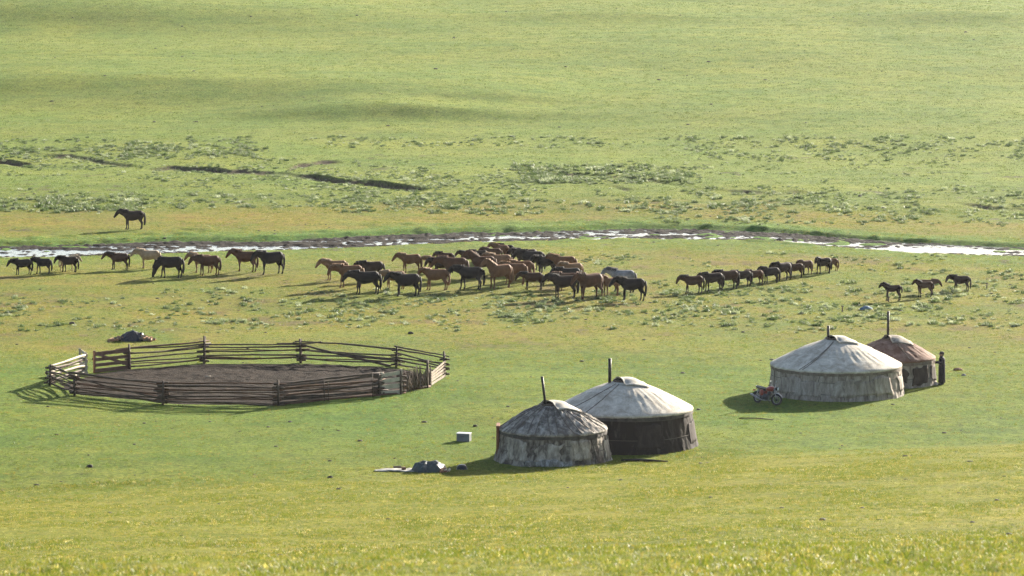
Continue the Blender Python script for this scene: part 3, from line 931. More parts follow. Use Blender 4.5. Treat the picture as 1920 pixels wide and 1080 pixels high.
# brushwood hurdle
a = gl(P['F']); b = gl(P['G']); d = b - a
for k in range(95):
    f = rr.uniform(0.02, 0.98); h = 1.05 + 0.35 * f
    q = a + d * f; ang = rr.uniform(-0.9, 0.9)
    L = rr.uniform(0.5, 1.25)
    z0 = rr.uniform(0, max(0.05, h - L * 0.8))
    t = d.normalized()
    s = Vector((-t.y, t.x, 0)) * rr.uniform(-0.1, 0.1)
    m = MB(); e = q + t * math.sin(ang) * L * 0.6 + Vector((0, 0, z0 + L * math.cos(ang)))
    m.tube([q + s + Vector((0, 0, z0)), (q + e + Vector((0, 0, z0))) / 2 + s + Vector((0, 0, 0.0)) + t * rr.uniform(-.06, .06), e + s], [0.022, 0.018, 0.010], 5)
    m.build('stick', MAT['brush'], corral)
# dirt floor
poly = [P[k] for k in 'ABCDEFGIJKLMNO']
pxs = np.array([p.x for p in poly]); pys = np.array([p.y for p in poly])
cx0, cy0 = pxs.mean(), pys.mean()
rows = []
for f in np.linspace(0, 1, 60):
    row = []
    for k in range(260):
        s = k / 260 * len(poly); i = int(s) % len(poly); u = s - int(s)
        bx = pxs[i] * (1 - u) + pxs[(i + 1) % len(poly)] * u; by = pys[i] * (1 - u) + pys[(i + 1) % len(poly)] * u
        inset = 0.985 + 0.05 * float(vnoise(np.array(k / 4.0), np.array(1.0), 90))
        x = cx0 + (bx - cx0) * f * inset; y = cy0 + (by - cy0) * f * inset
        row.append((x, y))
    rows.append(row)
xy = np.array(rows)
zz = height(xy[..., 0] + ctr.x, xy[..., 1] + ctr.y)
ff = np.linspace(0, 1, 60)[:, None]
bumps = 0.11 * np.clip(fbm((xy[..., 0]) / 0.35, xy[..., 1] / 0.5, 91, 3) + 0.1, 0, 1)
zz = zz + (0.03 + bumps) * sstep(1.0, 0.93, ff) - 0.03 * sstep(0.95, 1.0, ff)
V = np.concatenate([xy + np.array([ctr.x, ctr.y]), zz[..., None]], -1)
m = MB(); m.grid([[tuple(p) for p in row] for row in V], True)
cf = m.build('corral_floor', MAT['corral_dirt'])
tag(cf, 'trampled dark dung and dirt inside the corral', 'dirt', kind='structure')

# ------------------------------------------------------------------ horses
def remesh(mbd, voxel, name, smooth_it=4, smooth_f=0.5):
    me = mbd.mesh(name + '_src')
    o = bpy.data.objects.new(name + '_src', me); C.objects.link(o)
    r = o.modifiers.new('r', 'REMESH'); r.mode = 'VOXEL'; r.voxel_size = voxel; r.use_smooth_shade = True
    s = o.modifiers.new('s', 'SMOOTH'); s.iterations = smooth_it; s.factor = smooth_f
    dg = bpy.context.evaluated_depsgraph_get(); dg.update()
    out = bpy.data.meshes.new_from_object(o.evaluated_get(dg))
    out.name = name
    bpy.data.objects.remove(o); bpy.data.meshes.remove(me)
    out.polygons.foreach_set('use_smooth', [True] * len(out.polygons))
    return out

def horse_meshes(kind, neck, head, turn=0.0, legs=(0.0, 0.05, -0.04, 0.03), trunk=1.0, leglen=1.0, hair=1.0):
    """x forward, hooves on z = 0, withers about 1.30"""
    m = MB()
    lz = 0.0
    T = [(-0.71, 1.02, .08, .11), (-0.66, 1.00, .17, .20), (-0.52, 1.00, .25, .275), (-0.33, .98, .275, .295), (-0.1, .935, .30, .325), (0.12, .915, .305, .34),
         (0.3, .94, .275, .33), (0.44, .985, .225, .305), (0.57, 1.0, .17, .24), (0.66, .98, .09, .14)]
    m.tube([(x, 0, z + (1 - trunk) * 0.25) for x, z, w, h in T], [(w * trunk, h * trunk) for x, z, w, h in T], 16, (0, 1, 0))
    def yaw(p, k):
        x, z = p
        return (x, turn * k, z)
    nk = [(0.40, 1.06)] + neck
    nr = [(.16, .26), (.13, .215), (.105, .175), (.09, .135)]
    m.tube([yaw(p, i / 3.0) for i, p in enumerate(nk)], nr, 12, (0, 1, 0))
    hr = [(.08, .11), (.095, .135), (.085, .12), (.065, .085), (.058, .07), (.04, .05)]
    m.tube([yaw(p, 1.0 + 0.35 * i / 5.0) for i, p in enumerate(head)], hr, 12, (0, 1, 0))
    # ears
    pl = Vector((nk[-1][0], turn, nk[-1][1]))
    up = (Vector((head[0][0], 0, head[0][1])) - Vector((head[2][0], 0, head[2][1]))).normalized()
    for s in (-1, 1):
        b0 = pl + Vector((0, 0.05 * s, 0)) + up * 0.05
        m.tube([b0, b0 + up * 0.07 + Vector((0, 0.01 * s, 0.02)), b0 + up * 0.15 + Vector((0.0, 0.015 * s, 0.03))], [.032, .03, .012], 6)
    for i, s in enumerate((-1, 1)):
        o = legs[i]
        y = 0.125 * s
        F = [(0.40, .95, .13, .09), (0.41, .74, .10, .075), (0.42 + o * .5, .58, .068, .06), (0.43 + o, .42, .058, .052), (0.425 + o, .35, .048, .045), (0.42 + o * 1.2, .21, .036, .036), (0.43 + o * 1.3, .12, .044, .042), (0.46 + o * 1.3, .055, .052, .05), (0.475 + o * 1.3, .0, .062, .058)]
        m.tube([(x, y * (1.0 - .12 * k / 8), z) for k, (x, z, a, b) in enumerate(F)], [(b, a) for x, z, a, b in F], 10, (0, 1, 0))
        o = legs[2 + i]
        y = 0.13 * s
        Hd = [(-0.46, 1.0, .20, .10), (-0.46, .80, .19, .105), (-0.46 + o * .3, .66, .135, .085), (-0.53 + o * .6, .53, .085, .065), (-0.60 + o, .43, .062, .05), (-0.585 + o, .34, .048, .044), (-0.575 + o, .21, .039, .038), (-0.57 + o, .12, .045, .043), (-0.54 + o, .055, .052, .05), (-0.525 + o, .0, .06, .056)]
        m.tube([(x, y, z) for x, z, a, b in Hd], [(b, a) for x, z, a, b in Hd], 10, (0, 1, 0))
    if leglen != 1.0:
        m.v = [(x, y, z * leglen if z < 0.6 else z + 0.6 * (leglen - 1)) for x, y, z in m.v]
    body = remesh(m, 0.021, kind + '_body', 5, 0.5)
    dz = 0.6 * (leglen - 1)
    # mane: hanging locks down one side of the crest, plus a forelock
    mm = MB(); R2 = random.Random(hash(kind) % 1000 if False else len(kind) * 7 + 3)
    path = [Vector(yaw(p, i / 3.0)) for i, p in enumerate(nk)]
    for k in range(34):
        f = k / 33 * 2.9 + 0.05
        i = min(2, int(f)); u = f - i
        c = path[i].lerp(path[i + 1], u)
        t = (path[i + 1] - path[i]).normalized()
        nrm = Vector((-t.z, 0, t.x)); nrm = nrm if nrm.z > 0 or abs(t.z) > 0.85 else -nrm
        hh = nr[i][1] * (1 - u) + nr[i + 1][1] * u
        top = c + nrm * (hh - 0.01)
        L = R2.uniform(0.18, 0.30) * hair
        s = R2.choice((-1, 1, 1))
        mid = top + nrm * 0.045 + Vector((0, 0.05 * s, 0)) - t * 0.02
        end = top + nrm * (0.02 - L * 0.55) + Vector((0, s * (nr[i][0] + 0.035), 0)) - t * R2.uniform(0, 0.05)
        mm.tube([top - nrm * 0.05, mid, end], [.035, .036, .010], 5)
    hd0 = Vector(yaw(head[0], 1.0)); hd2 = Vector(yaw(head[2], 1.1))
    fr = (hd2 - hd0).normalized(); fn = Vector((-fr.z, 0, fr.x)); fn = fn if fn.x > 0 else -fn
    mm.tube([hd0 + fn * 0.08 - fr * 0.04, hd0 + fn * 0.13 + fr * 0.08, hd0 + fn * 0.11 + fr * 0.2], [.04, .04, .012], 6)
    if dz: mm.v = [(x, y, z + dz) for x, y, z in mm.v]
    mane = mm.mesh(kind + '_mane')
    tt = MB()
    tl = 0.42 if hair < 0.7 else 0.78
    for k in range(9):
        a = R2.uniform(-0.05, 0.05); b = R2.uniform(-0.03, 0.03)
        tt.tube([(-0.66, a * .3, 1.13 + dz), (-0.745, a * .6, 1.08 + dz), (-0.775 + b * .5, a, 1.02 + dz - tl * .3), (-0.765 + b, a * 1.4, 1.02 + dz - tl * .65), (-0.74 + b, a * 1.2, 1.02 + dz - tl * R2.uniform(.88, 1.0))], [.035, .045, .05, .042, .012], 6)
    tail = tt.mesh(kind + '_tail')
    ph = bpy.data.materials.get('coat_slot') or bpy.data.materials.new('coat_slot')
    for q in (body, mane, tail): q.materials.clear(); q.materials.append(ph)
    return dict(body=body, mane=mane, tail=tail)

LEVEL_N = [(0.66, 1.14), (0.84, 1.21), (0.97, 1.25)]; LEVEL_H = [(0.92, 1.26), (1.03, 1.19), (1.13, 1.08), (1.23, .94), (1.29, .86), (1.32, .81)]
LOW_N = [(0.68, 1.09), (0.89, 1.12), (1.03, 1.12)]; LOW_H = [(1.0, 1.13), (1.09, 1.06), (1.17, .95), (1.25, .82), (1.29, .74), (1.31, .70)]
UP_N = [(0.63, 1.27), (0.77, 1.43), (0.86, 1.52)]; UP_H = [(0.82, 1.53), (0.93, 1.49), (1.05, 1.40), (1.17, 1.30), (1.25, 1.23), (1.28, 1.19)]
GR_N = [(0.68, .91), (0.84, .68), (0.92, .50)]; GR_H = [(0.89, .52), (0.95, .42), (1.0, .30), (1.04, .17), (1.06, .09), (1.07, .05)]
POSES = {
    'level': horse_meshes('standing_level', LEVEL_N, LEVEL_H, 0.0, (0.02, -0.05, -0.03, 0.06)),
    'turned': horse_meshes('standing_turned', LEVEL_N, LEVEL_H, 0.16, (-0.02, 0.05, 0.08, -0.06)),
    'low': horse_meshes('head_lowered', LOW_N, LOW_H, -0.06, (0.05, -0.03, 0.04, -0.05)),
    'up': horse_meshes('head_raised', UP_N, UP_H, 0.05, (0.03, -0.02, -0.08, 0.05)),
    'resting': horse_meshes('resting', [(0.68, 1.11), (0.88, 1.15), (1.02, 1.17)], [(0.98, 1.18), (1.07, 1.10), (1.14, .98), (1.20, .84), (1.23, .75), (1.24, .70)], 0.10, (-0.06, 0.07, 0.14, -0.02)),
    'looking': horse_meshes('looking_aside', [(0.64, 1.17), (0.78, 1.26), (0.88, 1.30)], [(0.85, 1.31), (0.94, 1.24), (1.01, 1.14), (1.07, 1.02), (1.10, .94), (1.11, .90)], 0.34, (0.06, -0.04, -0.07, 0.05)),
    'graze': horse_meshes('grazing', GR_N, GR_H, 0.0, (0.10, -0.08, -0.05, 0.08)),
    'foal': horse_meshes('foal', [(0.62, 1.20), (0.76, 1.30), (0.86, 1.34)], [(0.83, 1.34), (0.92, 1.29), (1.0, 1.20), (1.08, 1.10), (1.12, 1.04), (1.14, 1.01)], 0.03, (0.04, -0.03, -0.05, 0.06), 0.86, 1.12, 0.6)}
EXT = {'level': (1.33, .80), 'turned': (1.33, .80), 'low': (1.32, .80), 'up': (1.29, .80), 'graze': (1.12, .80), 'resting': (1.28, .80), 'looking': (1.18, .80), 'foal': (1.15, .80)}

dark_pt = (0.012, 0.010, 0.009)
COAT = {'K': make_coat_mat('coat_black', (0.010, 0.008, 0.0075)), 'D': make_coat_mat('coat_dark_brown', (0.026, 0.014, 0.009), dark_pt),
        'B': make_coat_mat('coat_bay', (0.058, 0.025, 0.012), dark_pt), 'C': make_coat_mat('coat_chestnut', (0.15, 0.066, 0.028)),
        'R': make_coat_mat('coat_red_brown', (0.085, 0.035, 0.016)), 'T': make_coat_mat('coat_tan', (0.22, 0.115, 0.054)),
        'W': make_coat_mat('coat_cream', (0.36, 0.24, 0.14)), 'G': make_coat_mat('coat_grey', (0.27, 0.25, 0.235), (0.06, 0.05, 0.045), 0.45)}
HAIR = {'K': make_coat_mat('hair_black', (0.012, 0.010, 0.009)), 'D': None, 'B': None, 'C': make_coat_mat('hair_chestnut', (0.20, 0.11, 0.055)),
        'R': make_coat_mat('hair_red', (0.09, 0.045, 0.026)), 'T': make_coat_mat('hair_tan', (0.30, 0.19, 0.11)), 'W': make_coat_mat('hair_cream', (0.45, 0.33, 0.2)),
        'G': make_coat_mat('hair_grey', (0.10, 0.09, 0.085))}
HAIR['D'] = HAIR['B'] = HAIR['K']

G1, G2, G3, G4 = 'horses standing at the left end of the stream meadow', 'dense herd of horses in the middle of the meadow', 'horses in the slanting queue right of the herd', 'small loose bunch of horses at the far right'
# x left, x right, back y, hoof y (photo pixels), pose, coat, yaw towards viewer in degrees (None = small random), label, group, faces right
HORSES = [
 (213, 273, 396, 431, 'level', 'D', 4, 'dark brown horse standing alone beyond the stream', G1, 0),
 (14, 61, 486, 516, 'low', 'K', 10, 'small black horse, leftmost of all the horses', G1, 0),
 (55, 98, 483, 514, 'low', 'K', -10, 'small black horse, second from the left edge', G1, 0),
 (110, 155, 481, 508, 'level', 'W', 12, 'pale horse facing right behind a dark brown one near the left edge', G1, 1),
 (102, 148, 480, 511, 'low', 'D', 0, 'small dark brown horse covering a pale one near the left edge', G1, 0),
 (192, 243, 473, 507, 'turned', 'B', 6, 'dark bay horse left of the cream horse', G1, 0),
 (244, 302, 469, 504, 'level', 'W', -12, 'cream horse behind the grazing black horse', G1, 0),
 (284, 346, 481, 522, 'graze', 'K', 6, 'black horse grazing with its muzzle on the ground', G1, 0),
 (345, 400, 476, 512, 'level', 'T', -6, 'tan horse mostly hidden behind a red brown one', G1, 0),
 (354, 414, 479, 517, 'low', 'R', 5, 'red brown horse right of the grazing black horse', G1, 0),
 (420, 486, 473, 510, 'level', 'R', -6, 'brown horse with its rump hidden behind a black one', G1, 0),
 (466, 535, 474, 515, 'turned', 'K', 4, 'big black horse at the right end of the left group', G1, 0),
 (593, 652, 486, 526, 'level', 'T', 0, 'tan horse at the upper left corner of the herd', G2, 0),
 (662, 720, 488, 528, 'low', 'D', 2, 'dark brown horse behind the leftmost chestnut and black of the herd', G2, 0),
 (612, 684, 498, 540, 'low', 'C', 6, 'chestnut horse with pale mane at the left edge of the herd', G2, 0),
 (640, 716, 510, 553, 'low', 'K', 5, 'black horse in the front row, leftmost black of the herd', G2, 0),
 (704, 762, 508, 543, 'low', 'T', 10, 'tan horse half hidden behind the second black horse of the front row', G2, 0),
 (718, 790, 512, 557, 'turned', 'K', 14, 'second black horse from the left in the front row', G2, 0),
 (735, 791, 476, 512, 'level', 'C', -4, 'chestnut horse standing clear at the back left of the herd', G2, 0),
 (780, 844, 505, 545, 'level', 'C', 0, 'chestnut horse in front row right of two blacks', G2, 0),
 (790, 832, 477, 511, 'low', 'T', -18, 'tan horse with lowered head behind a brown pair', G2, 0),
 (796, 850, 485, 519, 'low', 'D', 12, 'dark horse squeezed between a tan and a red brown back', G2, 0),
 (806, 880, 484, 526, 'low', 'R', 0, 'red brown horse with broad back behind the front row', G2, 0),
 (810, 852, 472, 504, 'low', 'B', -8, 'bay horse at the back edge left of the cluster', G2, 0),
 (838, 910, 501, 544, 'low', 'K', 6, 'black horse with dark drooping tail in the middle of the front row', G2, 0),
 (854, 896, 469, 500, 'level', 'B', -10, 'bay horse far back, head turned left, near the stream', G2, 0),
 (866, 930, 478, 521, 'up', 'R', 6, 'red brown horse with raised neck in the middle of the herd', G2, 0),
 (876, 914, 466, 496, 'low', 'D', 8, 'dark brown horse far back between two bays', G2, 0),
 (899, 939, 461, 494, 'level', 'R', 14, 'red brown horse in the far row near the black rump', G2, 0),
 (915, 955, 459, 491, 'level', 'C', -14, 'chestnut horse in the far row before the black rump', G2, 0),
 (930, 963, 455, 488, 'low', 'K', -40, 'black horse farthest back of the herd', G2, 0),
 (897, 962, 477, 516, 'level', 'T', 4, 'tan horse with sunlit back in the middle of the herd', G2, 0),
 (945, 1011, 468, 507, 'level', 'D', 6, 'dark brown horse at the back right of the herd', G2, 0),
 (957, 1024, 472, 513, 'low', 'K', -4, 'black horse flanking the dark brown one at the back right', G2, 0),
 (988, 1046, 479, 518, 'turned', 'K', 14, 'large black horse right of the black and dark brown pair', G2, 0),
 (1018, 1082, 479, 520, 'level', 'C', -4, 'chestnut horse at the upper right corner of the herd', G2, 0),
 (1040, 1093, 492, 530, 'level', 'T', 8, 'tan horse at the right edge of the herd', G2, 0),
 (945, 1001, 487, 527, 'level', 'C', 2, 'chestnut horse in the second row under the black pair', G2, 0),
 (928, 990, 494, 534, 'low', 'C', -4, 'chestnut horse nearly hidden behind the raised head in the front row', G2, 0),
 (895, 963, 499, 541, 'up', 'C', 4, 'chestnut horse with raised head and dark tail in the front row', G2, 0),
 (966, 1020, 510, 544, 'low', 'B', 6, 'bay horse in the front row left of the dark brown one', G2, 0),
 (1028, 1092, 503, 540, 'low', 'K', -6, 'black horse half hidden behind the front right row', G2, 0),
 (1026, 1086, 512, 548, 'low', 'R', 0, 'red brown horse squeezed behind the dark front pair', G2, 0),
 (1012, 1086, 517, 560, 'turned', 'D', 12, 'dark brown horse at the front, left of the red brown one', G2, 0),
 (1060, 1134, 518, 562, 'level', 'R', 8, 'red brown horse at the front right, overlapping the dark brown one', G2, 0),
 (1120, 1196, 510, 549, 'level', 'G', -4, 'grey horse, the only grey one of the herd', G2, 0),
 (1116, 1166, 526, 556, 'foal', 'C', 6, 'chestnut foal between the red brown and the rightmost black horse', G2, 0),
 (1140, 1213, 522, 565, 'turned', 'K', 6, 'black horse at the right end of the front row', G2, 0),
 (1266, 1321, 517, 551, 'low', 'B', 4, 'bay horse at the near left end of the slanting queue', G3, 0),
 (1304, 1357, 510, 547, 'low', 'D', 18, 'dark brown horse, second from the near end of the queue', G3, 0),
 (1331, 1386, 506, 543, 'low', 'B', 14, 'bay horse, third from the near end of the queue', G3, 0),
 (1364, 1410, 506, 538, 'low', 'D', 16, 'dark horse, fourth from the near end of the queue', G3, 0),
 (1390, 1431, 505, 535, 'level', 'R', 20, 'red brown horse, fifth from the near end of the queue', G3, 0),
 (1417, 1462, 500, 532, 'level', 'K', 18, 'black horse, sixth in the slanting queue', G3, 0),
 (1438, 1485, 494, 527, 'low', 'D', 20, 'dark brown horse, seventh in the slanting queue', G3, 0),
 (1463, 1508, 494, 522, 'level', 'B', 18, 'bay horse, fourth from the far end of the queue', G3, 0),
 (1488, 1524, 488, 516, 'low', 'R', 25, 'red brown horse, third from the far end of the queue', G3, 0),
 (1518, 1561, 485, 514, 'level', 'D', 10, 'dark brown horse, second from the far end of the queue', G3, 0),
 (1535, 1572, 483, 509, 'low', 'C', 22, 'chestnut horse at the far right end of the queue', G3, 0),
 (1647, 1692, 535, 565, 'foal', 'D', 4, 'small dark horse, leftmost of the loose bunch on the right', G4, 0),
 (1722, 1765, 523, 552, 'low', 'R', 4, 'red brown horse facing right behind the foal', G4, 1),
 (1709, 1751, 528, 558, 'foal', 'B', 8, 'small bay foal in front of the horse facing right', G4, 0),
 (1775, 1819, 515, 547, 'low', 'D', -4, 'dark horse with lowered head, rightmost of all', G4, 0),
]
hr_ = random.Random(11)
SWAP = {'low': ('low', 'resting', 'resting', 'low'), 'level': ('level', 'level', 'turned', 'looking'), 'turned': ('turned', 'level', 'looking')}
for xl, xr, wy, hy, pose, coat, yw, label, grp, right in HORSES:
    if grp != G1 or pose == 'low':
        pose = hr_.choice(SWAP.get(pose, (pose,)))
    ef, eb = EXT[pose]
    yaw_ = math.radians(yw + hr_.choice((-1, 1)) * hr_.choice((3, 8, 12, 20, 28 if grp == G2 else 10)))
    x0 = (xl + (xr - xl) * eb / (ef + eb)) if right else (xl + (xr - xl) * ef / (ef + eb))
    p = at(x0, hy - 1)
    s = px_per_m(p)
    href = 1.30 if pose != 'foal' else 1.34
    sh = (hy - wy) / s / href
    sl = (xr - xl) / s / (ef + eb) / max(0.72, math.cos(yaw_))
    sc = 0.5 * sh + 0.5 * sl
    ang = (-yaw_ if right else math.pi + yaw_)
    o = bpy.data.objects.new('horse', POSES[pose]['body'])
    C.objects.link(o)
    o.location = (p.x, p.y, p.z - 0.01)
    o.rotation_euler = (0, 0, ang)
    o.scale = (sc, sc * hr_.uniform(0.95, 1.05), sc)
    o.material_slots[0].link = 'OBJECT'; o.material_slots[0].material = COAT[coat]
    tag(o, label, 'horse', grp)
    for part in ('mane', 'tail'):
        c = bpy.data.objects.new(part, POSES[pose][part]); C.objects.link(c); c.parent = o
        c.material_slots[0].link = 'OBJECT'; c.material_slots[0].material = HAIR[coat]

# ------------------------------------------------------------------ motorcycle
M_RED = simple('red_paint', (0.27, 0.026, 0.015), 0.3, 0.15, 4, spec=0.6)
M_CHROME = simple('chrome', (0.32, 0.32, 0.33), 0.3, 0.3, 8, metal=1.0)
M_RUB = simple('rubber', (0.022, 0.021, 0.021), 0.8, 0.2, 9)
M_BLK = simple('black_enamel', (0.02, 0.02, 0.022), 0.4, 0.2, 6)
M_ENG = simple('cast_metal', (0.10, 0.10, 0.105), 0.45, 0.3, 8, metal=0.7)
M_SEAT = simple('seat_vinyl', (0.03, 0.022, 0.020), 0.5, 0.2, 8)
M_GLASS = simple('lamp_glass', (0.7, 0.7, 0.68), 0.1, 0.05, 4)
M_TAIL = simple('tail_lamp_red', (0.35, 0.02, 0.015), 0.2, 0.1, 4)
pf = at(1453, 762); pr = at(1421, 754)
mid = (pf + pr) / 2
hd = math.atan2(pf.y - pr.y, pf.x - pr.x)
hd = max(hd, math.radians(-50))
bike = empty('motorcycle', (mid.x, mid.y, mid.z), hd)
bike.rotation_euler = (math.radians(-7), 0, hd)
tag(bike, 'red motorcycle with chrome exhaust parked beside the large grey yurt', 'motorcycle')
FX, RX, WR = 0.64, -0.66, 0.30
steer = Matrix.Translation((0.46, 0, 0)) @ Matrix.Rotation(math.radians(22), 4, 'Z') @ Matrix.Translation((-0.46, 0, 0))
def wheel(x, xf, name='wheel'):
    w = MB(xf); w.ring((x, 0, WR), WR - 0.05, (0.052, 0.052), (0, 1, 0), 36, 10)
    wo = w.build(name, M_RUB, bike)
    m = MB(xf); m.ring((x, 0, WR), WR - 0.105, (0.012, 0.03), (0, 1, 0), 36, 8); m.build('rim', M_CHROME, wo)
    m = MB(xf); m.tube([(x, -0.06, WR), (x, 0.06, WR)], 0.055, 14); m.tube([(x, -0.09, WR), (x, 0.09, WR)], 0.016, 8); m.build('hub', M_ENG, wo)
    m = MB(xf)
    for k in range(18):
        a = 2 * math.pi * k / 18; e = a + (0.3 if k % 2 else -0.3); sy = 0.035 if k % 2 else -0.035
        m.tube([(x + 0.05 * math.cos(e), sy, WR + 0.05 * math.sin(e)), (x + (WR - .09) * math.cos(a), 0, WR + (WR - .09) * math.sin(a))], 0.004, 4)
    so = m.build('spokes', M_CHROME, wo)
    return wo
wheel(RX, None); wheel(FX, steer)
m = MB(steer)
for s in (-1, 1):
    m.tube([(FX, 0.085 * s, WR), (0.58, 0.085 * s, 0.56)], 0.030, 10)
    m.tube([(0.58, 0.085 * s, 0.56), (0.50, 0.085 * s, 0.84)], 0.022, 10)
m.beam((0.50, -0.11, 0.80), (0.50, 0.11, 0.80), 0.09, 0.035); m.build('fork', M_CHROME, bike)
m = MB(steer); rows = []
for a in np.linspace(math.radians(20), math.radians(165), 18):
    rows.append([(FX + (WR + 0.035) * math.cos(a) + 0.0, y, WR + (WR + 0.035 - abs(y) * 0.5) * math.sin(a)) for y in (-0.07, -0.045, 0, 0.045, 0.07)])
m.grid(rows); o = m.build('front_mudguard', M_CHROME, bike); q = o.modifiers.new('t', 'SOLIDIFY'); q.thickness = 0.006
m = MB(); rows = []
for a in np.linspace(math.radians(15), math.radians(175), 18):
    rows.append([(RX + (WR + 0.045) * math.cos(a), y, WR + (WR + 0.045 - abs(y) * 0.5) * math.sin(a)) for y in (-0.08, -0.05, 0, 0.05, 0.08)])
m.grid(rows); o = m.build('rear_mudguard', M_BLK, bike); q = o.modifiers.new('t', 'SOLIDIFY'); q.thickness = 0.006
m = MB()
m.tube([(0.46, 0, 0.80), (0.42, 0, 0.62), (0.36, 0, 0.40), (0.1, 0, 0.26), (-0.25, 0, 0.28)], 0.024, 8)
m.tube([(0.46, 0, 0.80), (0.1, 0, 0.72), (-0.3, 0, 0.66), (-0.75, 0, 0.68)], 0.024, 8)
m.tube([(-0.3, 0, 0.66), (-0.25, 0, 0.28)], 0.022, 8)
for s in (-1, 1): m.tube([(-0.25, 0.07 * s, 0.30), (RX, 0.085 * s, WR)], 0.02, 8)
m.build('frame', M_BLK, bike)
m = MB(); TK = [(0.42, .79, .05, .06), (0.37, .80, .14, .11), (0.22, .80, .17, .14), (0.06, .77, .15, .125), (-0.06, .74, .09, .085), (-0.08, .73, .03, .03)]
m.tube([(x, 0, z) for x, z, w, h in TK], [(w, h) for x, z, w, h in TK], 16, (0, 1, 0)); tk = m.build('fuel_tank', M_RED, bike)
m = MB(); m.tube([(0.2, 0, 0.89), (0.2, 0, 0.925)], 0.035, 12); m.build('filler_cap', M_CHROME, tk)
m = MB(); ST = [(-0.04, .76, .10, .04), (-0.12, .76, .13, .07), (-0.4, .77, .14, .085), (-0.7, .80, .13, .08), (-0.8, .82, .09, .05)]
m.tube([(x, 0, z) for x, z, w, h in ST], [(w, h) for x, z, w, h in ST], 14, (0, 1, 0)); m.build('seat', M_SEAT, bike)
m = MB(); m.tube([(-0.04, 0.128, 0.775), (-0.4, 0.136, 0.80), (-0.74, 0.12, 0.845), (-0.82, 0, 0.86), (-0.74, -0.12, 0.845), (-0.4, -0.136, 0.80), (-0.04, -0.128, 0.775)], 0.012, 8); m.build('seat_rail', M_CHROME, bike)
for s in (-1, 1):
    m = MB(); m.tube([(-0.17, 0.125 * s, 0.56), (-0.27, 0.14 * s, 0.56), (-0.42, 0.125 * s, 0.58)], [(0.03, .12), (.04, .16), (.025, .12)], 12, (0, 1, 0)); m.build('side_panel', M_RED, bike)
    m = MB(); m.tube([(-0.55, 0.115 * s, 0.68), (RX - .01, 0.12 * s, WR + 0.03)], 0.028, 10); m.build('shock_absorber', M_CHROME, bike)
    m = MB(); m.tube([(0.2, 0.07 * s, 0.46), (0.27, 0.11 * s, 0.30), (0.12, 0.14 * s, 0.20), (-0.2, 0.15 * s, 0.20), (-0.38, 0.155 * s, 0.24), (-0.95, 0.165 * s, 0.40), (-1.02, 0.168 * s, 0.42)], [.022, .024, .024, .026, .045, .05, .025], 12); m.build('exhaust', M_CHROME, bike)
    m = MB(); m.tube([(-0.08, 0.1 * s, 0.25), (-0.08, 0.26 * s, 0.25)], 0.014, 8); m.build('foot_peg', M_RUB, bike)
m = MB(); m.tube([(0.02, 0, 0.36), (-0.12, 0, 0.36), (-0.26, 0, 0.36)], [(.15, .13), (.17, .16), (.15, .14)], 14, (0, 1, 0)); eng = m.build('engine', M_ENG, bike)
m = MB()
for k in range(6): m.box((0.12 + k * 0.012, 0, 0.44 + k * 0.035), (0.17, 0.2, 0.014), Euler((0, 0.3, 0)))
m.tube([(0.1, 0, 0.40), (0.19, 0, 0.66)], 0.06, 10); m.build('cylinder', M_ENG, eng)
m = MB(steer)
m.tube([(0.34, 0.36, 1.0), (0.40, 0.26, 1.02), (0.47, 0.10, 0.93), (0.48, 0, 0.88), (0.47, -0.10, 0.93), (0.40, -0.26, 1.02), (0.34, -0.36, 1.0)], 0.013, 8); hb = m.build('handlebar', M_CHROME, bike)
for s in (-1, 1):
    m = MB(steer); m.tube([(0.30, 0.41 * s, 0.985), (0.37, 0.30 * s, 1.01)], 0.02, 10); m.build('grip', M_RUB, hb)
    m = MB(steer); m.tube([(0.40, 0.26 * s, 1.02), (0.38, 0.33 * s, 1.16)], 0.006, 6); m.ellipsoid((0.38, 0.34 * s, 1.19), (0.012, 0.055, 0.04), 12, 8); m.build('mirror', M_CHROME, hb)
m = MB(steer); m.tube([(0.52, 0, 0.84), (0.58, 0, 0.84), (0.66, 0, 0.835)], [.05, .09, .095], 16, (0, 1, 0)); hl = m.build('headlight', M_BLK, bike)
m = MB(steer); m.ellipsoid((0.662, 0, 0.835), (0.02, 0.086, 0.086), 16, 10); m.build('lens', M_GLASS, hl)
m = MB(); m.box((-0.98, 0, 0.62), (0.05, 0.1, 0.07)); m.tube([(-0.78, 0, 0.72), (-0.96, 0, 0.62)], 0.015, 6); m.build('tail_light', M_TAIL, bike, False)
m = MB(); m.tube([(-0.05, 0.09, 0.26), (0.05, 0.24, 0.0)], 0.012, 6); m.build('side_stand', M_BLK, bike)

# ------------------------------------------------------------------ person
pp = at(1766, 721)
SK = simple('skin', (0.35, 0.20, 0.13), 0.55, 0.1, 6)
m = MB()
# x forward (faces the yurt), z up, 1.70 m
for s in (-1, 1):
    o = 0.05 * s
    m.tube([(0.0, 0.085 * s, 0.93), (0.015 + o * .3, 0.095 * s, 0.72), (0.02 + o * .6, 0.095 * s, 0.50), (-0.005 + o * .8, 0.095 * s, 0.34), (-0.02 + o, 0.095 * s, 0.09)], [.095, .085, .062, .058, .04], 12)
    m.tube([(-0.06 + o, 0.098 * s, 0.045), (0.05 + o, 0.10 * s, 0.045), (0.15 + o, 0.11 * s, 0.03)], [.045, .045, .03], 10, (0, 1, 0))
m.tube([(0, 0, .88), (0, 0, 1.0), (0.01, 0, 1.18), (0.02, 0, 1.34), (0.02, 0, 1.43), (0.02, 0, 1.47)], [(.10, .155), (.105, .165), (.105, .16), (.105, .175), (.08, .14), (.055, .06)], 14, (1, 0, 0))
m.tube([(0.02, 0, 1.42), (0.035, 0, 1.53)], [.058, .052], 12)
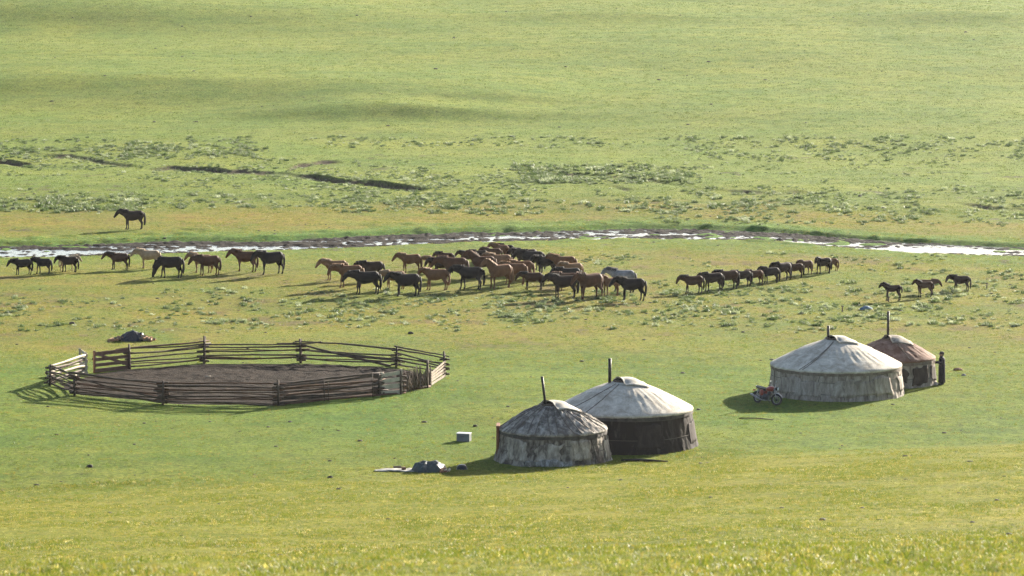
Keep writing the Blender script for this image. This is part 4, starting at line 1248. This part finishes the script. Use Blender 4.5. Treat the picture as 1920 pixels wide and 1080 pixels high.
m.tube([(0.03, 0, 1.48), (0.045, 0, 1.505), (0.05, 0, 1.55), (0.045, 0, 1.61), (0.035, 0, 1.665), (0.03, 0, 1.695)], [(.06, .05), (.085, .065), (.10, .075), (.105, .078), (.08, .062), (.03, .025)], 14, (1, 0, 0))
m.tube([(0.135, 0, 1.60), (0.165, 0, 1.565), (0.14, 0, 1.552)], [.014, .02, .014], 8)          # nose
m.tube([(0.125, -0.025, 1.522), (0.14, 0, 1.524), (0.125, 0.025, 1.522)], .010, 6)              # lips
for s in (-1, 1):
    m.ellipsoid((0.128, 0.033 * s, 1.598), (.014, .018, .011), 8, 6)
    m.tube([(0.03, 0.076 * s, 1.61), (0.02, 0.09 * s, 1.60), (0.03, 0.078 * s, 1.55)], [.012, .018, .010], 6)
    sh = (0.02, 0.185 * s, 1.38)
    el = (0.10, 0.235 * s, 1.13); wr = (0.34, 0.16 * s, 1.18 + 0.05 * s)
    m.tube([(0.02, 0.13 * s, 1.39), sh, el, wr], [.06, .058, .045, .030], 10)
    hp = Vector(wr); dirx = Vector((0.92, -0.25 * s, 0.12)).normalized(); side = Vector((0.2, 0.9 * s, 0)).normalized(); up = dirx.cross(side).normalized()
    m.tube([hp, hp + dirx * .05, hp + dirx * .095], [(.028, .02), (.042, .018), (.04, .015)], 10, side)
    for k, (off, L) in enumerate(((-0.030, .070), (-0.010, .082), (0.011, .076), (0.031, .060))):
        b0 = hp + dirx * .09 + side * off
        m.tube([b0, b0 + dirx * L * .5 + up * 0.004, b0 + dirx * L * .8 - Vector((0, 0, 0.022)), b0 + dirx * L * .9 - Vector((0, 0, 0.04))], [.0095, .009, .0085, .007], 7)
    b0 = hp + dirx * .03 - side * 0.038
    m.tube([b0, b0 + dirx * .03 - side * .022, b0 + dirx * .062 - side * .020], [.011, .010, .008], 7)
pb = remesh(m, 0.0075, 'person_body', 3, 0.5); pb.materials.clear(); pb.materials.append(SK)
person = bpy.data.objects.new('person', pb); C.objects.link(person)
person.location = (pp.x, pp.y, pp.z); person.rotation_euler = (0, 0, math.radians(186))
tag(person, 'person in long dark coat and cap reaching towards the small brown-roofed yurt', 'person')
CO = simple('dark_coat', (0.016, 0.013, 0.020), 0.85, 0.4, 5, bumpd=0.03)
m = MB(); n = 48
prof = [(0.10, .172, .175, 0.005), (0.30, .168, .178, 0.006), (0.6, .165, .178, 0.01), (0.88, .162, .182, 0.01), (1.0, .155, .185, .005), (1.1, .15, .185, .008), (1.28, .155, .20, .01), (1.38, .135, .20, .015), (1.435, .095, .13, .02), (1.475, .078, .085, .025), (1.50, .075, .08, .028)]
rows = []
for z, rx, ry, cx in prof:
    row = []
    for k in range(n):
        a = 2 * math.pi * k / n
        f = 1 + (0.06 * math.sin(7 * a + 1.3) + 0.03 * math.sin(13 * a)) * max(0, (0.95 - z)) / 0.95
        row.append((cx + rx * f * math.cos(a), ry * f * math.sin(a), z + (0.015 * math.sin(3 * a) if z < 0.2 else 0)))
    rows.append(row)
m.grid(rows, True); m.v = [(x * 1.06, y * 1.12, z) for x, y, z in m.v]; coat = m.build('coat', CO, person)
q = coat.modifiers.new('t', 'SOLIDIFY'); q.thickness = 0.012
for s in (-1, 1):
    m = MB(); m.tube([(0.0, 0.14 * s, 1.40), (0.02, 0.20 * s, 1.375), (0.06, 0.235 * s, 1.24), (0.10, 0.245 * s, 1.13), (0.22, 0.20 * s, 1.15 + .02 * s), (0.335, 0.162 * s, 1.178 + 0.05 * s)], [.07, .085, .075, .068, .062, .055], 12); m.build('sleeve', CO, coat)
m = MB(); m.ring((0.005, 0, 1.02), 0.172, (0.012, 0.035), (0, 0, 1), 36, 8); m.v = [(x, y * 1.1, z) for x, y, z in m.v]; m.build('sash', simple('sash', (0.04, 0.03, 0.035), 0.8, 0.2, 9), coat)
BT = simple('boot_leather', (0.015, 0.014, 0.016), 0.5, 0.2, 8)
for s in (-1, 1):
    o = 0.05 * s
    m = MB(); m.tube([(-0.02 + o * .9, 0.097 * s, 0.34), (-0.022 + o, 0.097 * s, 0.12), (-0.03 + o, 0.098 * s, 0.0)], [.072, .06, .062], 12)
    m.tube([(-0.075 + o, 0.098 * s, 0.045), (0.05 + o, 0.10 * s, 0.05), (0.17 + o, 0.112 * s, 0.04), (0.195 + o, 0.114 * s, 0.035)], [(.05, .045), (.055, .05), (.048, .04), (.02, .02)], 10, (0, 1, 0)); m.build('boot', BT, person)
m = MB(); m.tube([(0.02, 0, 1.60), (0.02, 0, 1.66), (0.015, 0, 1.715), (0.012, 0, 1.73)], [(.118, .095), (.122, .10), (.10, .085), (.03, .03)], 16, (1, 0, 0)); hat = m.build('cap', simple('cap_cloth', (0.02, 0.016, 0.018), 0.85, 0.2, 8), person)
m = MB(); m.tube([(0.09, 0, 1.632), (0.15, 0, 1.628), (0.20, 0, 1.615)], [(.085, .01), (.075, .01), (.03, .008)], 12, (0, 1, 0)); m.build('peak', simple('cap_peak', (0.02, 0.016, 0.018), 0.6, 0.2, 8), hat)
m = MB(); m.tube([(-0.03, 0, 1.52), (-0.035, 0, 1.57), (-0.02, 0, 1.63)], [(.045, .07), (.055, .082), (.06, .085)], 12, (1, 0, 0)); m.build('hair', simple('black_hair', (0.01, 0.009, 0.009), 0.5, 0.2, 12), person)

# ------------------------------------------------------------------ heaps, crates and small things
def heap_mesh(a, b, h, seed, crease=0.10, p=0.75, lean=0.0, nr=22, na=64):
    rows = []
    for i in range(nr + 1):
        f = i / nr; row = []
        for k in range(na):
            t = 2 * math.pi * k / na
            edge = 1 + 0.14 * float(fbm(np.array(math.cos(t) * 2.2), np.array(math.sin(t) * 2.2), seed, 2))
            x = a * f * edge * math.cos(t) + lean * (1 - f); y = b * f * edge * math.sin(t)
            base = h * max(0.0, 1 - f ** 2) ** p
            z = base + crease * float(fbm(np.array(x * 3.2), np.array(y * 3.2), seed + 3, 3)) * (0.25 + f) * (1 if f < 0.97 else 0) + 0.5 * crease * float(fbm(np.array(math.cos(t) * 7), np.array(math.sin(t) * 7 + f), seed + 5, 2)) * f * (1 if f < 0.97 else 0)
            z = max(z, 0.0) if i < nr else -0.06
            row.append((x, y, z))
        rows.append(row)
    mm = MB(); mm.grid(rows, True)
    return mm

tarp_dark = simple('dark_tarp', (0.022, 0.020, 0.024), 0.45, 0.3, 3, bumpd=0.02)
tarp_green = simple('grey_green_tarp', (0.048, 0.062, 0.056), 0.5, 0.5, 4, bumpd=0.03)
cloth_pale = simple('pale_cloth', (0.36, 0.33, 0.28), 0.85, 0.25, 5, bumpd=0.02)
p = at(248, 639)
m = heap_mesh(0.80, 0.55, 0.56, 101, 0.22, 0.95, 0.12); o = m.build('tarp', tarp_dark); o.location = p
tag(o, 'dark tarpaulin draped over a woodpile behind the corral gate', 'tarp')
wp = empty('firewood_pile', p)
tag(wp, 'split firewood spilling from under the dark tarpaulin', 'firewood')
for k in range(40):
    side = 1 if k < 24 else -1
    bx = (rr.uniform(0.55, 1.12) if side > 0 else rr.uniform(-1.25, -0.62)); by = rr.uniform(-0.5, 0.3)
    a_ = rr.uniform(0, 3.1); L = rr.uniform(0.12, 0.24)
    zz_ = 0.06 + max(0, 0.28 * (1 - (abs(bx) - 0.5) / 0.6)) * rr.uniform(0, 1)
    g0 = gz(p.x + bx, p.y + by) - p.z
    m = MB(); m.tube([(bx - L * math.cos(a_), by - L * math.sin(a_), g0 + zz_), (bx + L * math.cos(a_), by + L * math.sin(a_), g0 + zz_ + rr.uniform(-.03, .05))], rr.uniform(0.045, 0.075), 6)
    m.build('log', rr.choice((MAT['log'], MAT['wood_plank'], MAT['log'])), wp, False)

p = at(806, 884)
m = heap_mesh(0.86, 0.6, 0.46, 120, 0.24, 0.8, -0.1); o = m.build('tarp', tarp_green); o.location = p
tag(o, 'grey green tarpaulin heap on the grass left of the nearest yurt', 'tarp')
q = at(738, 883)
m = MB(); rows = []
for i in range(30):
    row = []
    for k in range(9):
        x = -0.85 + 1.85 * i / 29; y = (-0.35 + 0.7 * k / 8) * (0.55 + 0.7 * i / 29)
        z = gz(q.x + x, q.y + y) - q.z + 0.035 + 0.07 * max(0, float(fbm(np.array(x * 4), np.array(y * 4), 131, 3)) + 0.15)
        row.append((x, y, z if 0 < k < 8 else z - 0.03))
    rows.append(row)
m.grid(rows); o = m.build('cloth_sheet', cloth_pale); o.location = q
s_ = o.modifiers.new('t', 'SOLIDIFY'); s_.thickness = 0.02
tag(o, 'pale cloth sheet spread flat beside the grey green heap', 'cloth')
for px_, py_, sz, rz, lab, mt, nm, cat in ((745, 879, (0.36, 0.12, 0.09), 0.1, 'short dark board lying behind the pale sheet', 'wood', 'board', 'board'), (757, 883, (0.17, 0.14, 0.14), 0.4, 'small dark block on the pale sheet', 'wood_gate', 'wood_block', 'block')):
    q = at(px_, py_); m = MB(); m.box((0, 0, sz[2] / 2 + 0.04), sz); o = m.build(nm, MAT[mt], None, False); o.location = q; o.rotation_euler = (0, 0, rz)
    bv = o.modifiers.new('b', 'BEVEL'); bv.width = 0.012; bv.segments = 2
    tag(o, lab, cat)
q = at(836, 886); fl2 = empty('firewood_pile', q)
tag(fl2, 'few reddish sticks and chips at the right end of the grey green heap', 'firewood')
for k in range(9):
    a_ = rr.uniform(0, 3.1); L = rr.uniform(0.07, 0.16); bx, by = rr.uniform(-0.28, 0.2), rr.uniform(-0.25, 0.1)
    m = MB(); z_ = 0.05 + 0.05 * rr.random() * 2; m.tube([(bx - L * math.cos(a_), by - L * math.sin(a_), z_), (bx + L * math.cos(a_), by + L * math.sin(a_), z_ + .02)], rr.uniform(0.03, 0.055), 6)
    m.build('stick', rr.choice((MAT['door'], MAT['wood_pale_and_sunlit'])), fl2, False)
# upturned black basin
q = at(866, 880); m = MB()
m.tube([(0, 0, 0.0), (0, 0, 0.02), (0, 0, 0.12), (0, 0, 0.19), (0, 0, 0.22), (0, 0, 0.225)], [.235, .24, .22, .17, .10, .02], 24); m.ring((0, 0, 0.012), 0.24, 0.015, (0, 0, 1), 28, 6)
o = m.build('basin', simple('black_iron', (0.03, 0.03, 0.032), 0.3, 0.2, 5, metal=0.5)); o.location = q
tag(o, 'upturned black iron basin between the grey green heap and nearest yurt', 'basin')
# pale metal box
q = at(870, 827); bx_ = empty('metal_box', q, math.radians(-14))
tag(bx_, 'pale metal box standing alone on the grass', 'box')
wm = simple('box_metal_shaded', (0.16, 0.165, 0.175), 0.5, 0.25, 3, metal=0.1)  # darker grey carries the shade on the box front in its colour
m = MB(); m.box((0, 0, 0.18), (0.62, 0.42, 0.36)); o = m.build('body', wm, bx_, False); bv = o.modifiers.new('b', 'BEVEL'); bv.width = 0.015; bv.segments = 2
m = MB(); m.box((0, 0, 0.378), (0.65, 0.45, 0.03)); o = m.build('lid', simple('box_top_sunlit', (0.5, 0.49, 0.47), 0.5, 0.15, 3), bx_, False)  # lighter tone paints the sun on top of the box
m = MB(); m.tube([(-0.07, -0.225, 0.25), (-0.07, -0.25, 0.25), (0.07, -0.25, 0.25), (0.07, -0.225, 0.25)], 0.008, 6); m.build('handle', M_BLK, bx_)
# pole on the grass by the motorcycle
a_, b_ = at(1386, 785), at(1450, 788)
m = MB(); m.tube([(0, 0, 0.03), ((b_.x - a_.x) / 2, (b_.y - a_.y) / 2, 0.05), (b_.x - a_.x, b_.y - a_.y, b_.z - a_.z + 0.03)], [.03, .028, .02], 7); o = m.build('pole', MAT['wood'], None); o.location = a_
tag(o, 'thin dark pole lying on the grass below the motorcycle', 'pole')
# dark timber before the big yurt
a_, b_ = at(1165, 864), at(1252, 866)
m = MB(); dv = b_ - a_; m.tube([(0, 0, 0.02), tuple(dv * .3 + Vector((0, .06, .04))), tuple(dv * .65 + Vector((0, -.05, .05))), tuple(dv + Vector((0, 0, .02)))], [.05, .07, .06, .03], 8); o = m.build('timber', MAT['dark']); o.location = a_
tag(o, 'dark wet timber lying on the grass before the big yurt', 'timber')
# pale bundle at the person's feet
q = at(1755, 721); m = heap_mesh(0.17, 0.15, 0.14, 141, 0.05, 0.6); o = m.build('cloth_bundle', cloth_pale); o.location = q
tag(o, 'pale cloth bundle on the ground at the person\'s feet', 'bundle')
q = at(1797, 694); m = heap_mesh(0.28, 0.25, 0.12, 142, 0.06, 0.6); o = m.build('rag', simple('brown_rag', (0.17, 0.085, 0.04), 0.9, 0.3, 6)); o.location = q
tag(o, 'brown rag lying on the grass right of the person', 'rag')
def stone(px_, py_, r, seed, label, mat=None):
    q_ = at(px_, py_); mm = heap_mesh(r, r * 0.8, r * 0.75, seed, r * 0.25, 0.5, 0, 8, 20); o_ = mm.build('stone', mat or MAT['stone']); o_.location = q_
    tag(o_, label, 'stone')
stone(1807, 704, 0.14, 150, 'grey stone below the brown rag right of the person')
stone(178, 674, 0.17, 151, 'dark lump behind the pale end of the corral', MAT['dung'])
stone(135, 608, 0.20, 152, 'dark stone on the green above and left of the woodpile', MAT['dung'])
stone(770, 626, 0.18, 153, 'dark stone on the grass behind the right side of the corral', MAT['dung'])
stone(168, 876, 0.16, 154, 'dark stone alone on the lower left grass', MAT['dung'])
stone(619, 896, 0.14, 155, 'dark stone on the grass left of the pale sheet', MAT['dung'])
stone(891, 800, 0.13, 156, 'flat dark stone above the pale metal box', MAT['dung'])
# tethering stakes, line and blue bundle beyond the yurts
for px_, py_, h, lab in ((1579, 585, 0.36, 'short stake beyond the large grey yurt holding the tether line'), (1666, 566, 0.30, 'short stake left of the loose bunch of horses'), (1850, 541, 0.34, 'thin stake standing in the meadow at the far right'),
                         (1666, 592, 0.25, 'short stake near the blue bundle behind the brown-roofed yurt')):
    q = at(px_, py_); m = MB(); m.tube([(0, 0, -0.1), (0.01, 0, h * .5), (0.02, 0, h)], [.04, .038, .03], 7)
    m.tube([(-0.07, 0, h * .97), (0.09, 0, h)], 0.03, 6); o = m.build('stake', MAT['wood']); o.location = q
    tag(o, lab, 'stake')
q = at(1624, 580); m = heap_mesh(0.42, 0.35, 0.2, 160, 0.08, 0.6); o = m.build('bundle', simple('blue_cloth', (0.10, 0.16, 0.20), 0.8, 0.3, 5)); o.location = q
tag(o, 'faded blue cloth bundle in the meadow beyond the yurts', 'bundle')
q = at(390, 710); m = MB(); m.tube([(-0.15, 0, 0.10), (0.15, 0.1, 0.11)], 0.03, 6); o = m.build('stick', MAT['wood_pale_and_sunlit']); o.location = q
tag(o, 'short pale stick lying on the corral dirt', 'stick')

# ------------------------------------------------------------------ ground cover
def scatter(name, pts, scales, sources, label, cat, tilt=0.15):
    n = len(pts)
    me = bpy.data.meshes.new(name)
    me.vertices.add(n); me.vertices.foreach_set('co', pts.astype(np.float32).ravel())
    a = me.attributes.new('sc', 'FLOAT_VECTOR', 'POINT')
    s3 = np.repeat(scales[:, None], 3, 1) if scales.ndim == 1 else scales
    a.data.foreach_set('vector', s3.astype(np.float32).ravel())
    a = me.attributes.new('rot', 'FLOAT_VECTOR', 'POINT')
    rot = np.stack([rng.uniform(-tilt, tilt, n), rng.uniform(-tilt, tilt, n), rng.uniform(0, 2 * np.pi, n)], -1)
    a.data.foreach_set('vector', rot.astype(np.float32).ravel())
    o = bpy.data.objects.new(name, me); C.objects.link(o)
    col = bpy.data.collections.new(name + '_source')
    for s in sources: col.objects.link(s)
    ng = bpy.data.node_groups.new(name, 'GeometryNodeTree')
    ng.interface.new_socket('Geometry', in_out='INPUT', socket_type='NodeSocketGeometry')
    ng.interface.new_socket('Geometry', in_out='OUTPUT', socket_type='NodeSocketGeometry')
    gi = ng.nodes.new('NodeGroupInput'); go = ng.nodes.new('NodeGroupOutput')
    ip = ng.nodes.new('GeometryNodeInstanceOnPoints')
    ci = ng.nodes.new('GeometryNodeCollectionInfo')
    ci.inputs['Collection'].default_value = col
    ci.inputs['Separate Children'].default_value = True
    ci.inputs['Reset Children'].default_value = True
    ip.inputs['Pick Instance'].default_value = True
    ri = ng.nodes.new('FunctionNodeRandomValue'); ri.data_type = 'INT'
    ri.inputs['Min'].default_value = 0 if 'Min' in ri.inputs else 0
    for sck in ri.inputs:
        if sck.type == 'INT' and sck.name == 'Max': sck.default_value = len(sources) - 1
        if sck.type == 'INT' and sck.name == 'Min': sck.default_value = 0
    out_i = [sck for sck in ri.outputs if sck.type == 'INT'][0]
    def na(nm, t):
        q = ng.nodes.new('GeometryNodeInputNamedAttribute'); q.data_type = t; q.inputs['Name'].default_value = nm
        return [sck for sck in q.outputs if sck.enabled and sck.name == 'Attribute'][0]
    L = ng.links
    L.new(gi.outputs[0], ip.inputs['Points']); L.new(ci.outputs[0], ip.inputs['Instance'])
    L.new(out_i, ip.inputs['Instance Index'])
    L.new(na('rot', 'FLOAT_VECTOR'), ip.inputs['Rotation']); L.new(na('sc', 'FLOAT_VECTOR'), ip.inputs['Scale'])
    L.new(ip.outputs[0], go.inputs[0])
    md = o.modifiers.new('scatter', 'NODES'); md.node_group = ng
    tag(o, label, cat, kind='stuff')
    return o

def tuft(name, n, spread, h0, h1, w, mat, bend=0.5, two=False, seed=0):
    R3 = random.Random(seed); m = MB()
    for k in range(n):
        a = R3.uniform(0, 6.283); r = spread * math.sqrt(R3.random())
        bx, by = r * math.cos(a), r * math.sin(a)
        h = R3.uniform(h0, h1); d = R3.uniform(0, 6.283); b = bend * h * R3.uniform(0.3, 1.0)
        ta = R3.uniform(0, 6.283); tx, ty = math.cos(ta) * w / 2, math.sin(ta) * w / 2
        ex, ey = bx + b * math.cos(d), by + b * math.sin(d)
        if two:
            mx_, my_ = bx + 0.35 * b * math.cos(d), by + 0.35 * b * math.sin(d)
            m.add([(bx - tx, by - ty, 0), (bx + tx, by + ty, 0), (mx_ + tx * .9, my_ + ty * .9, h * .6), (mx_ - tx * .9, my_ - ty * .9, h * .6), (ex, ey, h)], [(0, 1, 2, 3), (3, 2, 4)])
        else:
            m.add([(bx - tx, by - ty, -0.01), (bx + tx, by + ty, -0.01), (ex, ey, h)], [(0, 1, 2)])
    me = m.mesh(name, False); me.materials.append(mat)
    return bpy.data.objects.new(name, me)

def blocked(x, y):
    b = np.zeros(len(x), bool)
    for pc, R0 in ((pA, 3.5), (pB, 3.45), (pC, 2.7), (pD, 2.4)):
        b |= (x - pc.x) ** 2 + (y - pc.y) ** 2 < R0 ** 2
    return b

PX_, PY_ = pxs + ctr.x, pys + ctr.y
def in_corral(x, y):
    c = np.zeros(len(x), bool); j = len(PX_) - 1
    for i in range(len(PX_)):
        with np.errstate(divide='ignore', invalid='ignore'):
            cond = ((PY_[i] > y) != (PY_[j] > y)) & (x < (PX_[j] - PX_[i]) * (y - PY_[i]) / (PY_[j] - PY_[i] + 1e-9) + PX_[i])
        c ^= cond; j = i
    return c

def wedge(y0, y1, dens, margin=1.25):
    # random points over the part of the ground the camera's surroundings can see
    area = 0.5 * (y0 + y1) * (y1 - y0) * 2 * 960 / F_PX * margin
    n = int(area * dens)
    y = np.sqrt(rng.uniform(y0 ** 2, y1 ** 2, n))
    x = rng.uniform(-1, 1, n) * y * 960 / F_PX * margin + 0
    return x, y

def place(x, y, sink=0.0):
    return np.stack([x, y, height(x, y) - sink], -1)

# near slope
x, y = wedge(41, 182, 44, 1.18)
keep = (176 + 0.36 * x - y > -3)
x, y = x[keep], y[keep]
den = np.clip(0.75 + 0.9 * fbm(x / 2.5, y / 3.5, 171, 3), 0.15, 1)
k = rng.random(len(x)) < den; x, y = x[k], y[k]
k = ~blocked(x, y); x, y = x[k], y[k]
scatter('slope_grass', place(x, y), np.clip(0.95 + 0.9 * fbm(x / 3.0, y / 4.0, 174, 3), 0.45, 1.8) * rng.uniform(0.7, 1.3, len(x)), [tuft('slope_tuft', 11, 0.13, 0.015, 0.055, 0.009, MAT['grass_slope'], 0.8, True, s) for s in range(4)],
        'yellow green grass on the near slope', 'grass')
# plain
x, y = wedge(168, 302, 10, 1.2)
sd = stream_dist(x, y)
keep = (176 + 0.36 * x - y <= 1) & (np.abs(sd) > stream_width(x) - 0.3) & ~blocked(x, y) & ~in_corral(x, y)
x, y = x[keep], y[keep]
den = np.clip(0.7 + 0.9 * fbm(x / 3, y / 4, 172, 3), 0.1, 1)
k = rng.random(len(x)) < den; x, y = x[k], y[k]
scatter('plain_grass', place(x, y), rng.uniform(0.6, 1.3, len(x)), [tuft('plain_tuft', 12, 0.22, 0.02, 0.065, 0.022, MAT['grass_plain'], 0.9, False, s + 10) for s in range(4)],
        'short grazed grass on the plain', 'grass')
# far hillside
x, y = wedge(298, 560, 1.7, 1.15)
scatter('hillside_grass', place(x, y), rng.uniform(0.6, 1.4, len(x)), [tuft('hill_tuft', 14, 0.4, 0.025, 0.08, 0.04, MAT['grass_far'], 0.9, False, s + 20) for s in range(4)],
        'grass of the far hillside', 'grass')

# leafy steppe shrubs in loose belts
shr = [tuft('shrub_tuft', 46, 0.20, 0.12, 0.34, 0.035, MAT['shrub'], 0.9, True, s + 30) for s in range(5)]
bx, by, bs = [], [], []
def belt(x0, x1, y0, y1, n, s0, s1, clump=0.5, seed=0):
    k = 0
    while k < n:
        u = rng.uniform(x0, x1); v = rng.uniform(y0, y1)
        if float(fbm(np.array(u / 60), np.array(v / 9), 180 + seed, 2)) + clump * rng.uniform(-0.5, 1) < 0.05:
            k += 0.34; continue
        gx_, gy_ = ground_hit(u, v, base_height)
        bx.append(gx_); by.append(gy_); bs.append(rng.uniform(s0, s1)); k += 1
belt(-250, 2150, 548, 618, 330, 0.45, 1.0, 0.4, 1)
belt(350, 1300, 545, 600, 150, 0.5, 1.05, 0.5, 2)
belt(1230, 1950, 525, 610, 190, 0.5, 1.1, 0.5, 3)
belt(-250, 260, 375, 400, 130, 0.9, 1.6, 0.9, 4)
belt(-200, 900, 366, 392, 190, 0.6, 1.2, 0.5, 5)
belt(640, 1500, 372, 402, 130, 0.7, 1.3, 0.5, 6)
belt(1240, 2150, 352, 420, 300, 0.6, 1.2, 0.5, 7)
belt(960, 1300, 312, 345, 190, 0.8, 1.4, 0.9, 8)
belt(-200, 480, 262, 300, 280, 0.6, 1.2, 0.6, 9)
belt(600, 1000, 325, 375, 160, 0.5, 1.0, 0.5, 10)
belt(1280, 2150, 255, 300, 260, 0.5, 1.2, 0.5, 11)
belt(-200, 2150, 300, 380, 260, 0.4, 0.9, 0.4, 12)
belt(40, 280, 286, 316, 70, 0.4, 0.9, 0.9, 16)
belt(280, 800, 312, 360, 170, 0.35, 0.85, 0.9, 17)
belt(560, 1400, 255, 275, 90, 0.5, 1.0, 0.5, 13)
belt(900, 1350, 478, 500, 26, 0.5, 1.0, 0.5, 14)
belt(1400, 1950, 478, 520, 40, 0.5, 1.0, 0.5, 15)
bx, by, bs = np.array(bx), np.array(by), np.array(bs)
# each belt point carries a few crowns
rep = 5
ox = np.repeat(bx, rep) + rng.normal(0, 0.42, len(bx) * rep); oy = np.repeat(by, rep) + rng.normal(0, 0.9, len(bx) * rep); os_ = np.repeat(bs, rep) * 0.92 * rng.uniform(0.35, 1.2, len(bx) * rep)
k = ~blocked(ox, oy); ox, oy, os_ = ox[k], oy[k], os_[k]
sc3 = np.stack([os_ * 1.1, os_ * 1.1, os_ * 0.8], -1)
scatter('steppe_shrubs', place(ox, oy, 0.02), sc3, shr, 'loose belts of leafy grey green steppe shrubs', 'shrubs')

# dung and clods
def lump(seed):
    mm = heap_mesh(0.16, 0.13, 0.07, seed, 0.03, 0.5, 0, 4, 9); me = mm.mesh('clod'); me.materials.append(MAT['dung']); return bpy.data.objects.new('clod', me)
x1, y1 = wedge(172, 300, 0.05, 1.2); x2, y2 = wedge(300, 520, 0.010, 1.1); x3, y3 = wedge(60, 175, 0.03, 1.1)
x = np.concatenate([x1, x2, x3]); y = np.concatenate([y1, y2, y3])
k = ~blocked(x, y) & ~in_corral(x, y); x, y = x[k], y[k]
s = np.concatenate([rng.uniform(0.25, 0.55, len(x)) / np.sqrt(rng.uniform(0.15, 1, len(x)))])
scatter('dung_clods', place(x, y, 0.01), s * np.where(y > 300, 1.5, 1.0), [lump(190 + i) for i in range(4)], 'scattered dark dung and clods in the grass', 'dung', 0.1)
